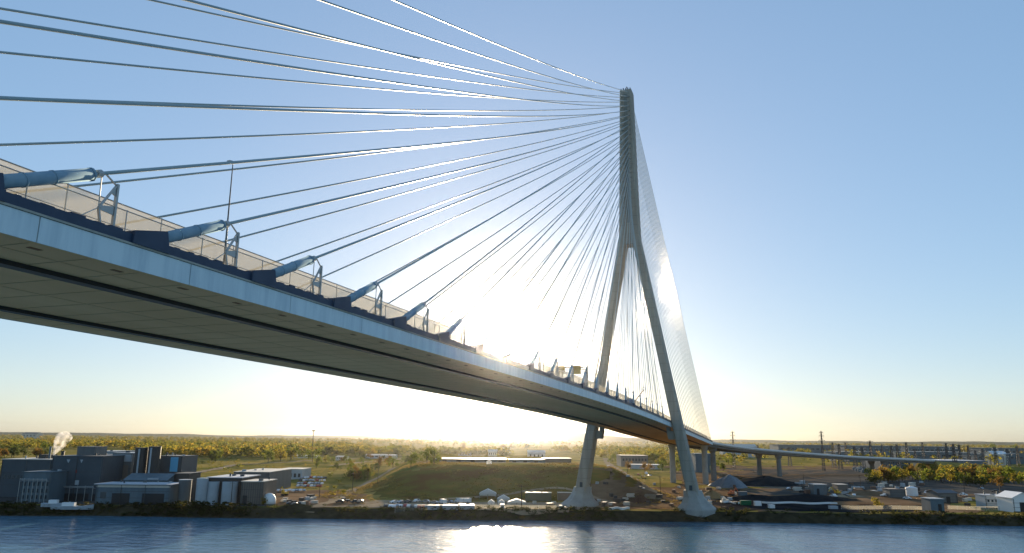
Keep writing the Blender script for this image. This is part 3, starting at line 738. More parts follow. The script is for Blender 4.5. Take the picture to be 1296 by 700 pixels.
def marks(o, x, dep, H):
    q = MB(); 
    for cx, cz, w in ((-.36*x, .88*H, .9), (.16*x, .88*H, .7)):
        q.add([(cx-w, -.05, cz+.8), (cx+w, -.05, cz+.8), (cx, -.05, cz-.9), (cx-w, -.012, cz+.8), (cx+w, -.012, cz+.8), (cx, -.012, cz-.9)], [(0, 2, 1), (3, 4, 5), (0, 1, 4, 3), (1, 2, 5, 4), (2, 0, 3, 5)])
    q.build('wall_mark', PALE, o)
    q = MB(); q.box(-.03*x, .03*x, -.08, -.004, .62*H, .69*H); q.build('red_panel', mat('red_panel', (.25, .03, .02), .5), o)
bld('factory_building', 'largest dark factory hall, a steam plume rising beside its roof', 'factory', 67, 131, 577, 384, 34, SLATE, SLATE,
    [('loading_bay', .05, .80, .02, .17, DARKO), ('wall_panel', .22, .32, .36, .46, PALE), ('wall_panel', .50, .58, .36, .46, PALE), ('wall_panel', .02, .08, .58, .66, TAUPE), ('door', .86, .93, .0, .16, DARKO)],
    (rooftop('roof_plant', .2, .56, .35, .7, 4.2, MIDG), flue(.03, .2, 2.2, .8, DKB), marks, piperack(.02, .92, .30, M['galv'])))
bld('factory_building', 'pale topped factory block behind the largest hall', 'factory', 117, 146, 571, 424, 24, BLG, PALE, [('wall_band', .0, 1, .84, .97, PALE)])
bld('factory_building', 'grey factory block with brown doors left of the twin dark silos', 'factory', 143, 168, 573, 405, 22, MIDG, PALE, [('wall_band', 0, 1, .80, .96, PALE), ('shutter', .28, .86, .2, .72, TAUPE), ('door', .06, .2, .1, .7, DARKO)])
bld('factory_building', 'dark factory block with a bright blue panel right of the twin silos', 'factory', 201, 231, 577, 407, 20, SLATE, SLATE, [('blue_panel', .52, .84, .62, .97, BLUEP), ('window', .1, .3, .3, .45, WINM)], (flue(.30, .4, 1.5, .3, PALE),))
bld('shed', 'low gabled grey shed in front of the twin silos', 'shed', 158, 212, 600, 380, 16, BLG, BLG, [('skylight', .55, .8, .8, .86, PALE)], shape='ridge')
bld('shed', 'long riverside shed with a pale roof edge and two dark doors', 'shed', 123, 216, 612.5, 362, 15, BLG, ROOFP, [('door', .22, .46, .02, .55, DARKO), ('door', .63, .93, .02, .55, DARKO), ('window', .06, .14, .3, .6, WINM), ('wall_strip', 0, 1, .83, .93, CREAM)], eave=1.6)
bld('factory_building', 'small dark block behind the squat grey tank', 'factory', 221, 240, 599, 388, 14, DKB, SLATE)
bld('shed', 'brown ribbed shed nearest the white dome', 'shed', 306, 334, 609, 366, 20, TAUPE, CREAM, [('door', .1, .3, .02, .4, DARKO)]+[('panel_rib', .05+.1*i, .065+.1*i, .02, .93, DKB) for i in range(10)])
def bays(o, x, dep, H):
    for cx, r in ((-.58*x, .34*x), (.42*x, .44*x)):
        q = MB(); q.cyl(cx, -r*.4, -.5, H*.84, r, 24); q.build('storage_bay', PALE, o, False)
bld('shed', 'shed with a bluish metal roof over two round pale storage bays', 'shed', 263, 306, 604, 370, 26, DKB, ROOFP, (), (bays,), eave=1.0)
bld('warehouse', 'flat warehouse with a cream roof behind the brown ribbed shed', 'warehouse', 296, 341, 597, 452, 46, MIDG, CREAM, [('door', .2, .3, 0, .5, DARKO)])
bld('warehouse', 'small white fronted warehouse behind the parked cars', 'warehouse', 354, 383, 593.5, 560, 24, PALE, CREAM, grid('door', 5, 1, .04, .96, .05, .7, WINM, .55))
def tank(label, u0, u1, vt, d, m, capm, name='storage_tank', stripe=None, cone=0):
    Lp, Rp = pt(u0, vt, d), pt(u1, vt, d); a0, _ = AD(Lp.x, Lp.y); a1, _ = AD(Rp.x, Rp.y); r = (a1-a0)/2; ac = (a0+a1)/2; z0 = gz(ac, d); H = Lp.z-z0
    o = empty(name, W(ac, d+r, z0), YAW); tag(o, label, 'silo' if name == 'silo' else 'tank')
    q = MB(); q.cyl(0, 0, -.5, H-.3, r, 28); q.build('shell', m, o, False)
    q = MB(); q.loft([[(rr*math.cos(k*math.pi/14), rr*math.sin(k*math.pi/14), zq) for k in range(28)] for zq, rr in ((H-.297, r*1.03), (H-.05, r*1.03), (H+cone, r*.2))]); q.build('cap', capm, o)
    q = MB(); n = 9
    for k in range(1, n): q.loft([[(rr*math.cos(j*math.pi/14), rr*math.sin(j*math.pi/14), H*k/n+z) for j in range(28)] for z, rr in ((0, r+.02), (.02, r+.06), (.12, r+.06), (.14, r+.02))], cap=False)
    q.build('hoop', m, o)
    if stripe is not None: q = MB(); q.tube([(stripe*r, -math.sqrt(1-stripe**2)*r-.35, 0), (stripe*r, -math.sqrt(1-stripe**2)*r-.35, H-.6)], .45, 8); q.build('riser_pipe', PALE, o)
    return o
tank('left of the twin dark silos, with a pale riser pipe', 168.5, 184, 566.5, 394, DKB, DKB, 'silo', .12)
tank('right of the twin dark silos, next to the blue panel block', 185.5, 200.5, 565, 394, DKB, DKB, 'silo', -.1)
tank('squat grey tank right of the long riverside shed', 224, 239.5, 607, 366, MIDG, PALE)
tank('pale standing tank with a cream top beside the two bay shed', 247, 261, 605.5, 364, PALE, CREAM, cone=.3)
tank('small white tank on the yard behind the grey concrete block', 1150, 1164, 617.5, 470, M['white'], M['white'], cone=.8)
# white dome
P = pt(342.5, 628, 372); a, d = AD(P.x, P.y); o = empty('storage_dome', gad(a, d), YAW); tag(o, 'white rounded storage dome at the end of the brown ribbed shed', 'dome')
q = MB(); q.loft([[(xx*rr, -2+6*0+yy*rr*.9, zq) for xx, yy in [(3.2*math.cos(k*math.pi/12), 3.2*math.sin(k*math.pi/12)) for k in range(24)]] for zq, rr in ((-.4, 1), (1.6, 1), (3.0, .92), (4.1, .72), (4.8, .42), (5.1, .1))]); q.build('shell', M['white'], o, True)
q = MB(); q.loft([[(3.28*rr*math.cos(k*math.pi/12), -2+2.95*rr*math.sin(k*math.pi/12), zq) for k in range(24)] for zq, rr in ((-.3, 1), (.25, 1.0))]); q.build('base_ring', MIDG, o)

# on and beyond the mound
bld('warehouse', 'long low warehouse with a bluish roof on top of the mound', 'warehouse', 551, 640, 580, 545, 26, MIDG, BLG, [('door', .1+.2*i, .16+.2*i, 0, .6, DARKO) for i in range(5)], shape='ridge')
bld('warehouse', 'shorter brown roofed warehouse next to the long one on the mound', 'warehouse', 644, 690, 581.5, 550, 18, BLG, TAUPE, [('door', .1+.3*i, .2+.3*i, 0, .6, DARKO) for i in range(3)])
bld('warehouse', 'brown flat warehouse on the mound beside the far pylon leg', 'warehouse', 687, 723, 580, 560, 16, TAUPE, CREAM)
bld('warehouse', 'broad grey building between the pylon legs', 'warehouse', 786, 820, 576.5, 930, 40, MIDG, ROOFD, grid('window', 8, 1, .03, .97, .4, .8, WINM))
bld('warehouse', 'low pale roofed building behind the dirt road between the pylon legs', 'warehouse', 798, 838, 588, 850, 20, PALE, ROOFP)
bld('warehouse', 'blue roofed hall seen under the bridge left of the back pier', 'warehouse', 880, 902, 574, 780, 22, BLG, BLG)
far = [(370, 400, 576, 1150), (488, 507, 565, 1900), (462, 500, 575, 1150), (580, 596, 571.5, 1300), (563, 573, 569.5, 1500), (632, 646, 566, 1500), (425, 437, 577, 1050), (255, 290, 569, 1500),
       (206, 226, 570, 1250), (618, 629, 569, 1250), (668, 690, 570, 1100), (915, 958, 562, 1500), (330, 352, 570, 1400), (28, 47, 547, 4200)]
fl = ['below the mast', 'farthest back left of the sun', 'along the pale track left of the mound', 'just left above the long warehouse', 'in the haze left of the sun', 'right above the long warehouse', 'among the trees right of the mast', 'at the wood edge right of the factory',
      'behind the blue panel block', 'in the haze over the mound', 'behind the shorter white warehouse', 'beside the end of the bridge', 'deep in the wood left of the mast', 'on the horizon above the far left factory']
for (u0, u1, vt, d), s in zip(far, fl): bld('house', 'distant low pale building '+s, 'building', u0, u1, vt, d, 14+d*.01, CREAM if rnd.random() < .6 else PALE, rnd.choice([CREAM, ROOFP, TAUPE]), grid('window', 4, 1, .05, .95, .3, .7, WINM, .4), shape='ridge')
# big sheds of the works on the right
big = [(985, 1052, 563, 1750, 'nearest the yellow trees'), (1070, 1140, 564, 1700, 'left of the middle'), (1060, 1110, 572, 1250, 'in front, left end'), (1150, 1230, 572, 1300, 'in front, middle'), (1236, 1296, 574, 1200, 'in front, right end'),
       (1150, 1215, 565, 1800, 'behind the middle'), (1244, 1296, 567, 1750, 'behind the right end'), (1120, 1150, 580, 900, 'lowest, left of the masts'), (1190, 1250, 583, 880, 'lowest, right of the masts')]
for u0, u1, vt, d, s in big: bld('industrial_hall', 'wide blue grey hall of the works beyond the viaduct, '+s, 'hall', u0, u1, vt, d, 60, BLG, rnd.choice([BLG, ROOFP, PALE]), grid('window', 10, 1, .02, .98, .45, .75, WINM, .6))
bld('house', 'bright white roofed house at the right edge of the works', 'house', 1257, 1276, 571, 1150, 24, CREAM, M['white'], shape='ridge')
# right bank
bld('pump_house', 'blue grey concrete block house at the right water edge', 'block house', 1177, 1194, 631, 366, 8, BLG, PALE, [('door', .55, .8, 0, .6, DARKO)])
bld('house', 'grey gabled shed behind the concrete block house', 'shed', 1187, 1211, 620.5, 420, 12, MIDG, ROOFD, [('door', .4, .6, 0, .5, DARKO), ('window', .1, .25, .3, .5, WINM)], shape='ridge')
bld('shed', 'long low white shed at the right end of the yard', 'shed', 1246, 1279, 626.5, 392, 8, PALE, ROOFP, grid('window', 6, 1, .05, .95, .4, .7, WINM, .5))
bld('shed', 'white shed with a dark doorway at the right edge of the photo', 'shed', 1280, 1306, 623, 372, 12, M['white'], M['white'], [('door', .33, .6, .0, .5, DARKO)], shape='gable')
bld('shed', 'dark roofed shed beside the white dome shaped tank on the yard', 'shed', 1126, 1146, 619, 450, 9, MIDG, ROOFD)
bld('shed', 'small pale cabin left on the dark yard edge', 'shed', 1030, 1046, 613, 470, 8, BLG, PALE, [('door', .2, .4, 0, .6, DARKO)])
bld('shed', 'brown tin cabin in the middle of the clutter on the yard', 'shed', 1060, 1072, 613, 480, 8, TAUPE, CREAM)

# ------------------------------------------------------------------ masts and poles
M['mast'] = mat('dark_mast_steel', (.05, .053, .057), .7)
def lattice(h, w0, w1, name, arms):
    r = empty(name); m = MB(); n = 9
    for i in range(n):
        za, zb = h*i/n, h*(i+1)/n; wa, wb = w0+(w1-w0)*i/n, w0+(w1-w0)*(i+1)/n
        cs = [(-1, -1), (1, -1), (1, 1), (-1, 1)]
        for k in range(4):
            p, q = cs[k], cs[(k+1) % 4]
            m.bar((p[0]*wa, p[1]*wa, za), (p[0]*wb, p[1]*wb, zb), .36); m.bar((p[0]*wa, p[1]*wa, za), (q[0]*wb, q[1]*wb, zb), .22); m.bar((q[0]*wa, q[1]*wa, za), (p[0]*wb, p[1]*wb, zb), .22)
    m.build('lattice_shaft', M['mast'], r)
    for z, l in arms:
        q = MB(); q.bar((-l, 0, z), (l, 0, z), .3); q.bar((-l, 0, z), (0, 0, z+1.6), .16); q.bar((l, 0, z), (0, 0, z+1.6), .16); q.build('cross_arm', M['steel_dark'], r)
        for s in (-1, 1): q = MB(); q.cyl(s*l*.92, 0, z-1.8, z-.15, .16, 6); q.build('insulator', M['galv'], r)
    return r
LT = lattice(34, 1.7, .45, 'lattice_mast', ((26, 5), (30, 4), (33, 3)))
fst = True
mast = [(928, 566, 546, 900), (1042, 585, 546, 850), (1056, 592, 560, 0), (1064, 594, 562, 0), (1083, 590, 565, 0), (1104, 594, 558, 0), (1118, 585, 562, 0), (1150, 596, 560, 0), (1170, 588, 560, 0), (1190, 592, 566, 0), (1210, 598, 562, 0), (1217, 594, 563, 0), (1237, 596, 570, 0), (1246, 592, 568, 0), (1278, 598, 568, 0), (1000, 590, 566, 0), (960, 580, 563, 0), (1072, 588, 560, 0), (1093, 596, 566, 0), (1130, 592, 564, 0), (1138, 597, 562, 0), (1160, 594, 568, 0), (1200, 590, 561, 0), (1228, 592, 564, 0), (1262, 594, 566, 0), (1290, 592, 565, 0)]
pos = ['tall lattice mast standing at the end of the bridge, cut by the horizon', 'tall lattice mast left of the substation, cut by the horizon']
prev = None; mp_ = []
for i, (u, vb, vt, d0) in enumerate(mast):
    P = gpt(u, vb); a, d = AD(P.x, P.y)
    if d0: P = pt(u, vb, d0); a, d = AD(P.x, P.y); P.z = gz(a, d)
    H = pt(u, vt, d).z-P.z
    o = LT if fst else copy_tree(LT); fst = False
    o.location = P; o.scale = (.75, .75, H/34) if i < 2 else (1.25, 1.25, H/34); o.rotation_euler = (0, 0, rnd.uniform(-.4, .4)+YAW)
    tag(o, pos[i] if i < 2 else 'dark lattice mast among the others of the substation right of the bridge', 'mast', 'lattice masts of the substation'); mp_.append((P, H))
# portal frames of the substation
def portal():
    r = empty('substation_portal')
    for x in (-9, 9):
        m = MB()
        for s in (-.5, .5): m.bar((x+s, 0, 0), (x+s*.3, 0, 15), .28)
        for k in range(6): m.bar((x-.5+.06*k, 0, k*2.5), (x+.5-.06*k, 0, k*2.5+2.5), .12)
        m.build('portal_column', M['steel_dark'], r)
    m = MB(); m.bar((-9, 0, 14.6), (9, 0, 14.6), .26); m.bar((-9, 0, 13.4), (9, 0, 13.4), .26)
    for k in range(9): m.bar((-9+2*k, 0, 13.4), (-8+2*k, 0, 14.6), .13); m.bar((-8+2*k, 0, 14.6), (-7+2*k, 0, 13.4), .13)
    m.build('portal_beam', M['steel_dark'], r); return r
PO = portal(); fst = True
for i in range(22):
    u, v = 1070+rnd.uniform(0, 220), rnd.uniform(584, 598)
    o = PO if fst else copy_tree(PO); fst = False; o.location = gpt(u, v); o.rotation_euler = (0, 0, YAW+rnd.choice((0, 0, .9)))
    tag(o, 'grey steel portal frame in the substation behind the right bank trees', 'portal frame', 'portal frames of the substation')
def transformer():
    r = empty('transformer'); m = MB(); m.box(-2.6, 2.6, -1.6, 1.6, .2, 3.4); m.box(-3.2, -2.603, -1.4, 1.4, .5, 3); m.box(2.603, 3.2, -1.4, 1.4, .5, 3); m.build('tank', BLG, r)
    for x in (-1.5, 0, 1.5): m = MB(); m.cyl(x, 0, 3.403, 5.6, .28, 8, .12); m.build('bushing', PALE, r)
    return r
TR = transformer(); fst = True
for i in range(16):
    o = TR if fst else copy_tree(TR); fst = False; o.location = gpt(1075+rnd.uniform(0, 215), rnd.uniform(586, 600)); o.rotation_euler = (0, 0, YAW)
    tag(o, 'grey transformer on the ground among the substation frames', 'transformer', 'transformers of the substation')
P = gpt(395, 574); a, d = AD(P.x, P.y); P = W(a, 1300, 4); H = pt(395, 545.5, 1300).z-4; P = pt(395, 574, 1300); P.z = 3.6
o = empty('floodlight_mast', P); tag(o, 'single tall dark mast with a wide head rising over the left wood', 'mast')
q = MB(); q.tube([(0, 0, 0), (0, 0, H)], [.9, .5], 10); q.build('pole', M['steel_dark'], o); q = MB(); q.cyl(0, 0, H+.003, H+1.8, 2.4, 12, 2.9); q.build('mast_head', M['steel_dark'], o)

# ------------------------------------------------------------------ vehicles, cabins, tents, piles
def carproto(name, body, kind):
    r = empty(name); m = MB()
    if kind == 'car':
        prof = [(-2.15, .35), (2.15, .35), (2.2, .75), (1.2, .92), (.55, 1.45), (-1.15, 1.47), (-1.9, .98), (-2.2, .9)]; hw = .88
        m.loft([[(s, y, z) for y, z in prof] for s in (-hw, hw)]); m.build('body', body, r)
        g = MB(); g.box(-hw-.012, hw+.012, -1.1, .5, 1.0, 1.38); g.build('window', M['glass'], r)
    elif kind == 'van':
        prof = [(-2.7, .4), (2.7, .4), (2.75, 1.1), (2.1, 1.35), (1.5, 2.25), (-2.7, 2.3)]; hw = 1.0
        m.loft([[(s, y, z) for y, z in prof] for s in (-hw, hw)]); m.build('body', body, r)
        g = MB(); g.box(-hw-.012, hw+.012, .7, 1.7, 1.4, 2.0); g.build('window', M['glass'], r)
    else:                                                # pickup
        prof = [(-2.7, .5), (2.7, .5), (2.75, 1.05), (1.5, 1.2), (.95, 1.85), (-.4, 1.87), (-.5, 1.2), (-2.7, 1.15)]; hw = .98
        m.loft([[(s, y, z) for y, z in prof] for s in (-hw, hw)]); m.build('body', body, r)
        g = MB(); g.box(-hw-.012, hw+.012, -.3, .95, 1.25, 1.7); g.build('window', M['glass'], r)
    for x in (-hw+.08, hw-.08):
        for y in (-1.45, 1.4): w = MB(); w.loft([[(x+q, y+.36*math.cos(k*math.pi/7), .36+.36*math.sin(k*math.pi/7)) for k in range(14)] for q in (-.12, .12)]); w.build('wheel', M['rubber'], r)
    return r
CW = mat('white_car_paint', (.72, .72, .72), .25); CS = mat('silver_car_paint', (.38, .40, .42), .25, metal=.5); CD = mat('dark_car_paint', (.03, .035, .04), .25); CR = mat('red_car_paint', (.35, .03, .025), .3)
CP = [('white', carproto('parked_car', CW, 'car')), ('silver', carproto('parked_car', CS, 'car')), ('dark', carproto('parked_car', CD, 'car')), ('red', carproto('parked_car', CR, 'car')), ('white', carproto('parked_van', CW, 'van')), ('white', carproto('pickup_truck', CW, 'pickup')), ('dark', carproto('pickup_truck', CD, 'pickup'))]
cu = set()
def car(u, v, where, group, k, rot=None):
    c, o = CP[k]
    if k in cu: o = copy_tree(o)
    else: cu.add(k)
    p = gpt(u, v, .3); o.location = p; o.rotation_euler = (0, 0, YAW+(rot if rot is not None else rnd.uniform(0, 6.28)))
    cat = o.name.split('.')[0].split('_'); cat = 'van' if 'van' in cat else 'pickup truck' if 'pickup' in cat else 'car'
    tag(o, c+' '+cat+' '+where, cat, group)
for i in range(8): car(353+i*4.6, 623+rnd.uniform(-.6, .6), 'in the single row right of the white dome', 'vehicles in the row by the dome', rnd.choice([0, 0, 4, 1]), 0.1)
for r in range(4):
    for i in range(8): car(377+i*4.2+r*1.6+rnd.uniform(-.8, .8), 617-r*3.6+rnd.uniform(-.4, .4), 'in the packed car park right of the white dome', 'vehicles in the packed car park', rnd.choice([0, 0, 1, 1, 2, 2, 3]), rnd.choice([0, 3.14, .1]))
for i in range(24): car(489+i*4.7+rnd.uniform(-1, 1), 643.5+rnd.uniform(-1.0, .6), 'in the line along the foot of the mound by the river', 'vehicles along the foot of the mound', rnd.choice([0, 0, 1, 1, 2, 2, 3, 5]), rnd.choice([0, .1, 3.1]))
for i in range(10): car(496+i*10.5+rnd.uniform(-3, 3), 637+rnd.uniform(-1, 1.5), 'parked behind the main line at the foot of the mound', 'vehicles behind the line at the mound', rnd.choice([0, 4, 1, 2]), rnd.uniform(0, 3))
for u, v, k in ((430, 637, 2), (436, 636, 6), (450, 638, 6), (455, 637, 2)): car(u, v, 'on the pale road at the left foot of the mound', 'vehicles at the left foot of the mound', k, 1.5)
for u, v, k in ((368, 640, 2), (374, 641, 1), (380, 640, 2), (386, 639, 3)): car(u, v, 'on the rough ground by the bank right of the dome', 'vehicles on the rough ground by the bank', k)
for u, v, k in ((765, 596, 0), (770, 592, 4), (808, 602, 3), (814, 604, 0), (818, 601, 4), (822, 603, 0), (790, 601, 5)): car(u, v, 'on the dirt road between the pylon legs', 'vehicles between the pylon legs', k)
for i in range(16): car(1000+i*17+rnd.uniform(-6, 6), rnd.uniform(619, 634), 'standing on the cluttered yard of the right bank', 'vehicles on the right yard', rnd.choice([0, 4, 5, 2, 1]))

def boxunit(name, label, cat, u0, u1, v, h, dep, m, roof, group=None, rot=0):
    p = gpt((u0+u1)/2, v); a, d = AD(p.x, p.y); w = (pt(u1, v, d)-pt(u0, v, d)).length
    o = empty(name, p, YAW+rot); tag(o, label, cat, group); x = w/2
    q = MB(); q.box(-x, x, 0, dep, .25, h-.12); n = int(w/1.2)
    for i in range(n): q.box(-x+(i+.2)*w/n, -x+(i+.5)*w/n, -.06, -.003, .35, h-.25)
    q.build('body', m, o); q = MB(); q.box(-x-.1, x+.1, -.1, dep+.1, h-.117, h); q.build('roof', roof, o)
    q = MB()
    for i in (-1, 0, 1): q.box(i*x*.9-.2, i*x*.9+.2, .2, dep-.2, -.2, .247)
    q.build('skid', M['steel_dark'], o); return o
GG = wm_('grey_green_cabin', (.13, .14, .10)); GRN = wm_('green_tarp', (.02, .13, .06))
boxunit('site_cabin', 'long grey green site cabin with a pale roof left of the far pylon foot', 'cabin', 665, 698, 635, 4.6, 5, GG, CREAM)
boxunit('site_cabin', 'shorter site cabin with a pale roof close to the far pylon foot', 'cabin', 706, 727, 634, 4.2, 5, TAUPE, CREAM)
for u0, u1, s in ((541, 556, 'leftmost'), (560, 579, 'middle'), (582, 600, 'rightmost')): boxunit('trailer', s+' of three white trailers lined up by the river before the mound', 'trailer', u0, u1, 645.5, 2.2, 2.5, PALE, PALE, 'white trailers by the river')
boxunit('container', 'green container lying on the bank right of the near pylon foot', 'container', 938, 951, 640, 2.4, 2.4, GRN, GRN)
boxunit('container', 'white container right of the green one', 'container', 956, 964, 641, 2.4, 2.4, M['white'], M['white'])
boxunit('container', 'small white container below the long white barrier', 'container', 974, 981, 644, 1.8, 2.4, M['white'], M['white'])
boxunit('container', 'pale container at the right end of the white barrier', 'container', 1051, 1061, 645, 1.6, 2.4, PALE, PALE)
boxunit('container', 'blue container on the dark yard by the heap', 'container', 935, 946, 628, 2.6, 2.4, BLG, BLG)
def tent(label, u0, u1, v, h, dep):
    p = gpt((u0+u1)/2, v); a, d = AD(p.x, p.y); w = (pt(u1, v, d)-pt(u0, v, d)).length; x = w/2
    o = empty('marquee_tent', p, YAW); tag(o, label, 'tent')
    q = MB(); q.loft([[(-x, y, h*.5), (x, y, h*.5), (x*.93, y, h*.62), (0, y, h), (-x*.93, y, h*.62)] for y in (0, dep)]); q.build('canopy', M['tent'], o)
    for sx in (-1, 0, 1):
        for y in (.1, dep-.1): q = MB(); q.bar((sx*x*.96, y, -.2), (sx*x*.96, y, h*.5-.003), .14); q.build('tent_pole', M['galv'], o)
    q = MB(); q.box(-x*.95, x*.95, dep-.08, dep-.03, .05, h*.5-.01); q.build('side_sheet', M['tent'], o)
M['tent'] = mat('white_tent_fabric', (.8, .8, .78), .6, transl=.4)
tent('biggest white tent standing on the mound foot below the sun', 606, 628, 632, 5.2, 7)
tent('white tent right behind the biggest one', 629, 645, 637, 4.0, 5)
tent('small white tent in front of the biggest one, left', 617, 626, 641, 3.2, 4)
tent('small white tent in front of the biggest one, right', 630, 639, 641, 3.2, 4)
tent('long low white tent left of the grey green cabin', 642, 666, 641, 3.4, 6)
tent('small white tent far up on the mound', 615, 622, 603, 3, 4)

def heap(name, label, u, v, rx, ry, h, m, cat='heap', seed=1):
    p = gpt(u, v); rg2 = random.Random(seed); q = MB(); rows = []
    a0, d0 = AD(p.x, p.y); n = 40; R = 9
    for j in range(R+1):
        f = j/R
        for k in range(n):
            an = 2*math.pi*k/n; rr = (1-f)*(1+.13*math.sin(an*3+seed)+.07*math.sin(an*7+seed*2))
            a, d = a0+rx*rr*math.cos(an), d0+ry+ry*rr*math.sin(an)
            z = gz(a, d)-.3+(h+.3)*(1-(1-f)**1.6)*(.9+.1*math.sin(an*2+seed))+(rg2.uniform(-.05, .05)*h if 0 < j < R else 0)
            rows.append(W(a, d, z)-p)
    fs = [(j*n+k, j*n+(k+1) % n, (j+1)*n+(k+1) % n, (j+1)*n+k) for j in range(R) for k in range(n)]+[tuple(R*n+k for k in range(n))]
    q.add(rows, fs); o = q.build(name, m, None, True); o.location = p; tag(o, label, cat)
heap('dirt_heap', 'brown cone of dirt between the two pylon feet', 812, 637, 5, 4, 4.0, mat('red_brown_dirt', (.08, .04, .025), .95, c2=(.12, .07, .04), scale=.5, bump=.5), seed=1)
heap('dirt_heap', 'low tan dirt bank behind the brown cone', 800, 628, 16, 9, 2.6, M['dirt'], seed=2)
heap('dirt_heap', 'ochre dirt heap right of the near pylon foot', 905, 632, 8, 8, 4.5, mat('ochre_dirt', (.24, .15, .06), .95, c2=(.30, .19, .08), scale=.4, bump=.5), seed=3)
heap('aggregate_heap', 'big black heap of aggregate under the viaduct', 985, 617, 28, 26, 6.6, M['dark_ground'], seed=4)
heap('aggregate_heap', 'long dark stockpile on the black yard', 1030, 634, 36, 9, 3.2, M['dark_ground'], seed=5)
heap('aggregate_heap', 'grey sloping stone bank beside the back pier', 933, 618, 13, 18, 8.5, mat('grey_stone', (.14, .16, .18), .9, c2=(.19, .21, .22), scale=.5, bump=.4), seed=6)
heap('sand_heap', 'pale sand heap at the right of the black yard', 1072, 630, 14, 4, 1.6, M['track'], seed=7)
heap('dirt_heap', 'brown spoil heap beside the pale sand', 1105, 628, 16, 10, 3.0, M['dirt'], seed=8)
heap('aggregate_heap', 'dark gravel heap right of the near pylon foot', 960, 633, 18, 8, 2.4, M['dark_ground'], seed=9)
heap('dirt_heap', 'flat spoil heap in front of the row of trees', 1215, 634, 16, 8, 2.2, M['dirt'], seed=10)
heap('dirt_heap', 'dark soil heap on the bank right of the white dome', 372, 645, 9, 5, 2.0, M['bank'], seed=11)

def barrier(label, us, v0, v1):
    q = MB(); P = [gpt(us[0]+(us[1]-us[0])*i/24, v0+(v1-v0)*i/24+.5*math.sin(i*.5)) for i in range(25)]; o0 = P[0].copy()
    q.loft([[p-o0+Vector((0, 0, -.2)), p-o0+E2*.9+Vector((0, 0, -.2)), p-o0+E2*.75+Vector((0, 0, 1.1)), p-o0+E2*.15+Vector((0, 0, 1.1))] for p in P])
    o = q.build('barrier_wall', M['white'], None); o.location = o0; tag(o, label, 'barrier')
barrier('short white barrier curving beside the near pylon foot', (912, 940), 636, 639)
barrier('long white barrier across the black yard', (965, 1060), 637.5, 639)
barrier('white pipe line on the bank between the pylon feet', (770, 797), 645, 645)
def excavator(label, u, v, rot, m):
    o = empty('excavator', gpt(u, v, .2), rot); tag(o, label, 'excavator')
    for x in (-1.1, 1.1): q = MB(); q.loft([[(x+s, 1.8*math.cos(k*math.pi/8)*1.0, .5+.5*math.sin(k*math.pi/8)) for k in range(16)] for s in (-.3, .3)]); q.build('track', M['rubber'], o)
    q = MB(); q.box(-1.3, 1.3, -1.9, 1.2, 1.1, 2.1); q.build('body', m, o); q = MB(); q.box(-1.25, -.2, -.2, 1.3, 2.103, 3.2); cbn = q.build('cab', m, o); q = MB(); q.box(-1.1, -.35, 1.303, 1.33, 2.3, 3.1); q.build('window', M['glass'], cbn)
    q = MB(); q.bar((.4, 1, 1.8), (.4, 3.6, 4.6), .5); q.build('boom', m, o); q = MB(); q.bar((.4, 3.6, 4.6), (.4, 5.8, 2.0), .36); q.build('dipper_arm', m, o)
    q = MB(); q.hexa([(-.2, 5.5, 1.1), (1, 5.5, 1.1), (1, 6.4, 1.3), (-.2, 6.4, 1.3)], [(-.2, 5.4, 2.0), (1, 5.4, 2.0), (1, 6.2, 2.1), (-.2, 6.2, 2.1)]); q.build('bucket', M['steel_dark'], o)
YEL = mat('machine_yellow', (.55, .34, .03), .5)
excavator('yellow excavator on the bank right of the white dome', 360, 628, 1.2, YEL)
excavator('orange excavator at the ochre heap by the near pylon foot', 926, 628, -.6, org)
excavator('yellow excavator on the dirt between the pylon legs', 815, 607, .5, YEL)
excavator('yellow excavator on the yard beside the pale sand heap', 1060, 627, 2.2, YEL)
def pallet(m, i):
    r = empty('material_stack'); q = MB(); rg3 = random.Random(i)
    for k in range(3): q.box(-1.5+rg3.uniform(-.2, .2), 1.5+rg3.uniform(-.2, .2), -1, 1, .25+k*.72, .25+k*.72+.66)
    q.build('load', m, r); q = MB()
    for x in (-1.2, 0, 1.2): q.box(x-.12, x+.12, -1, 1, -.1, .247)
    q.build('bearer', TAUPE, r); return r
PM = [('pale', pallet(PALE, 1)), ('cream', pallet(CREAM, 2)), ('brown', pallet(BROWN, 3)), ('dark', pallet(DKB, 4))]; pu = set()
def stack(u, v, where, group, s=1.0):
    k = rnd.randrange(4); c, o = PM[k]
    if k in pu: o = copy_tree(o)
    else: pu.add(k)
    o.location = gpt(u, v, .15); o.rotation_euler = (0, 0, rnd.uniform(0, 3)); o.scale = (s*rnd.uniform(.6, 1.5), s*rnd.uniform(.7, 1.2), s*rnd.uniform(.5, 1.1)); tag(o, c+' stack of building material '+where, 'material stack', group)
for _ in range(46): stack(rnd.uniform(1005, 1170), rnd.uniform(613, 626), 'in the clutter behind the black yard', 'material stacks behind the black yard', 1.2)
for _ in range(16): stack(rnd.uniform(1200, 1290), rnd.uniform(630, 642), 'near the white sheds on the right bank', 'material stacks by the white sheds')
for _ in range(30): stack(rnd.uniform(752, 862), rnd.uniform(612, 645), 'on the dirt between the pylon feet', 'material stacks between the pylon feet', .9)
for _ in range(14): stack(rnd.uniform(895, 935), rnd.uniform(612, 642), 'beside the near pylon foot', 'material stacks beside the near pylon foot', .9)
for _ in range(12): stack(rnd.uniform(350, 400), rnd.uniform(630, 642), 'on the bank right of the white dome', 'material stacks by the dome', .9)
for _ in range(10): stack(rnd.uniform(625, 730), rnd.uniform(638, 645), 'by the tents in front of the mound', 'material stacks by the tents', .8)
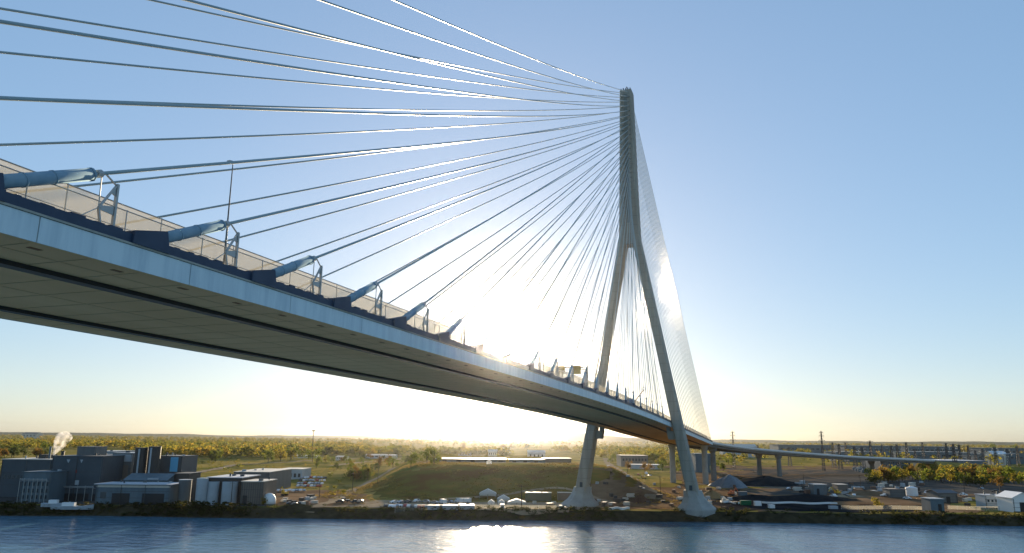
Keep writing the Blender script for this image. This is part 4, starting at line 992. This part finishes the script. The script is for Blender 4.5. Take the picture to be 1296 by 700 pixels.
def pole_proto():
    r = empty('utility_pole'); q = MB(); q.tube([(0, 0, -.3), (0, 0, 11)], [.2, .13], 8); q.build('pole', BARK, r)
    q = MB(); q.bar((-1.3, 0, 10.2), (1.3, 0, 10.2), .16); q.build('cross_arm', BARK, r); return r
UP_ = pole_proto(); fst = True
for u, v, w_ in ((292, 640, 'by the cream tank and the shed with two round bays'), (346, 634, 'just right of the white dome'), (404, 630, 'at the packed car park'), (446, 622, 'at the bend of the dirt road'), (478, 612, 'up the dirt road beside the mound'), (660, 645, 'in front of the grey green cabin'), (748, 640, 'right of the far pylon foot'),
                 (836, 628, 'left of the near pylon foot'), (1018, 622, 'behind the long white barrier'), (1090, 622, 'beside the pale sand heap'), (1140, 630, 'left of the concrete block house'), (1222, 632, 'between the grey gabled shed and the white sheds'), (1268, 640, 'before the long low white shed')):
    o = UP_ if fst else copy_tree(UP_); fst = False; o.location = gpt(u, v); o.rotation_euler = (0, 0, YAW+rnd.uniform(-.5, .5)); tag(o, 'wooden utility pole '+w_, 'utility pole', 'utility poles along the far bank')
def mesh_fence(label, pts):
    P = [gpt(u, v) for u, v in pts]; o = empty('site_fence', P[0]); tag(o, label, 'fence'); L_ = []
    for i in range(len(P)-1):
        n = max(1, int((P[i+1]-P[i]).length/4))
        L_ += [P[i].lerp(P[i+1], k/n) for k in range(n)]
    L_.append(P[-1]); L_ = [Vector((p.x, p.y, gz(*AD(p.x, p.y)))) for p in L_]
    for p in L_[:98]: q = MB(); q.bar(p-P[0]+Vector((0, 0, -.2)), p-P[0]+Vector((0, 0, 2.1)), .09); q.build('post', M['galv'], o)
    q = MB(); q.loft([[p-P[0]-E2*.02, p-P[0]+E2*.02, p-P[0]+E2*.02+Vector((0, 0, 2)), p-P[0]-E2*.02+Vector((0, 0, 2))] for p in L_[:98]]); q.build('mesh_panel', M['wire'], o)
mesh_fence('wire site fence along the bank left of the far pylon foot', [(500, 646.5), (600, 647), (705, 647)])
mesh_fence('wire site fence along the bank right of the pale sand heap', [(1065, 645), (1172, 646)])
mesh_fence('wire fence on the bank before the white sheds', [(1200, 645), (1285, 646)])
# boats drawn up below the factory
for i, (u, v, l) in enumerate(((92, 643, 'pale moored barge hull lying before the largest factory hall'), (70, 646, 'smaller pale hull lying left of the first before the factory'))):
    p = gpt(u, v); o = empty('barge', p, YAW+.1); tag(o, l, 'barge'); s = (9, 6)[i]
    q = MB(); q.loft([[(x, -w, .2), (x, w, .2), (x, w*1.2, 1.7+hh), (x, -w*1.2, 1.7+hh)] for x, w, hh in ((-s, 1.2, .2), (-s*.6, 1.9, 0), (s*.5, 1.9, 0), (s*.85, 1.1, .4), (s, .25, .8))]); q.build('hull', PALE, o)
    q = MB(); q.box(-s*.5, s*.1, -1.1, 1.1, 1.703, 3.2); q.build('deckhouse', M['white'], o)

# steam above the factory
sb = bmesh.new(); bmesh.ops.create_icosphere(sb, subdivisions=3, radius=1)
P0 = pt(67, 577, 391); P1 = pt(82, 546, 391)
for v in sb.verts:
    t = (v.co.z+1)/2; w = .4+4.3*t**.75; w *= 1+.16*math.sin(v.co.x*5+t*9)+.12*math.sin(v.co.y*7-t*6); c = P0.lerp(P1, t)+E1*(1.6*math.sin(t*3.1)*.5)
    r = math.hypot(v.co.x, v.co.y); sq = min(1.0, r*1.25)
    v.co = c+Vector((v.co.x/max(r, 1e-4)*w*sq, v.co.y/max(r, 1e-4)*w*sq, 0)) if r > 1e-4 else c
me = bpy.data.meshes.new('steam'); sb.to_mesh(me); sb.free(); o = bpy.data.objects.new('steam', me); COL.objects.link(o)
m = bpy.data.materials.new('steam_volume'); m.use_nodes = True; nt = m.node_tree; nt.nodes.remove(nt.nodes['Principled BSDF']); L = nt.links.new
pv = nt.nodes.new('ShaderNodeVolumePrincipled'); pv.inputs['Color'].default_value = (.95, .95, .95, 1); pv.inputs['Anisotropy'].default_value = .3
n = nt.nodes.new('ShaderNodeTexNoise'); n.inputs['Scale'].default_value = .35; n.inputs['Detail'].default_value = 4; tc = nt.nodes.new('ShaderNodeTexCoord'); L(tc.outputs['Object'], n.inputs['Vector'])
mr = nt.nodes.new('ShaderNodeMapRange'); mr.inputs[1].default_value = .42; mr.inputs[2].default_value = .66; mr.inputs[3].default_value = 0.01; mr.inputs[4].default_value = .5; L(n.outputs['Fac'], mr.inputs[0]); L(mr.outputs[0], pv.inputs['Density'])
L(pv.outputs[0], nt.nodes['Material Output'].inputs['Volume']); me.materials.append(m); tag(o, 'white steam plume rising from the factory roof', 'steam', None, 'stuff')

# ------------------------------------------------------------------ haze, sky, sun
m = bpy.data.materials.new('haze_air'); m.use_nodes = True; nt = m.node_tree; nt.nodes.remove(nt.nodes['Principled BSDF'])
pv = nt.nodes.new('ShaderNodeVolumePrincipled'); pv.inputs['Color'].default_value = (.93, .95, 1, 1); pv.inputs['Density'].default_value = 3.2e-5; pv.inputs['Anisotropy'].default_value = .982
nt.links.new(pv.outputs[0], nt.nodes['Material Output'].inputs['Volume'])
q = MB(); q.hexa([W(-18000, -1600, -3.6), W(18000, -1600, -3.6), W(18000, 18500, -3.6), W(-18000, 18500, -3.6)], [W(-18000, -1600, 232), W(18000, -1600, 232), W(18000, 18500, 232), W(-18000, 18500, 232)])
tag(q.build('haze', m), kind='stuff', label='thin pale haze in the air over the river and plain', cat='haze')

w = bpy.data.worlds.new('World'); SC.world = w; w.use_nodes = True; nt = w.node_tree
sky = nt.nodes.new('ShaderNodeTexSky'); sky.sky_type = 'NISHITA'; sky.sun_disc = False; sky.sun_elevation = SUN_EL; sky.sun_rotation = SUN_AZ
sky.altitude = 0; sky.air_density = 1.0; sky.dust_density = .35; sky.ozone_density = 4.5
bg = nt.nodes['Background']; gm = nt.nodes.new('ShaderNodeGamma'); gm.inputs[1].default_value = .42; nt.links.new(sky.outputs[0], gm.inputs[0]); hs = nt.nodes.new('ShaderNodeHueSaturation'); hs.inputs['Saturation'].default_value = 1.22; hs.inputs['Hue'].default_value = .508; nt.links.new(gm.outputs[0], hs.inputs['Color']); nt.links.new(hs.outputs[0], bg.inputs[0]); bg.inputs[1].default_value = .15
sd = bpy.data.lights.new('sun', 'SUN'); sd.energy = 4.6; sd.angle = R_(.53); sd.color = (1, .80, .55)
so = bpy.data.objects.new('sun', sd); COL.objects.link(so); so.location = CAM+SUN_DIR*400; so.rotation_euler = SUN_DIR.to_track_quat('Z', 'Y').to_euler()
SC.view_settings.view_transform = 'Standard'; SC.view_settings.look = 'None'; SC.view_settings.gamma = 1; SC.view_settings.exposure = 1.56
SC.cycles.max_bounces = 8; SC.cycles.transparent_max_bounces = 16; SC.cycles.volume_bounces = 0; SC.cycles.sample_clamp_indirect = 6
SC.cycles.use_denoising = True
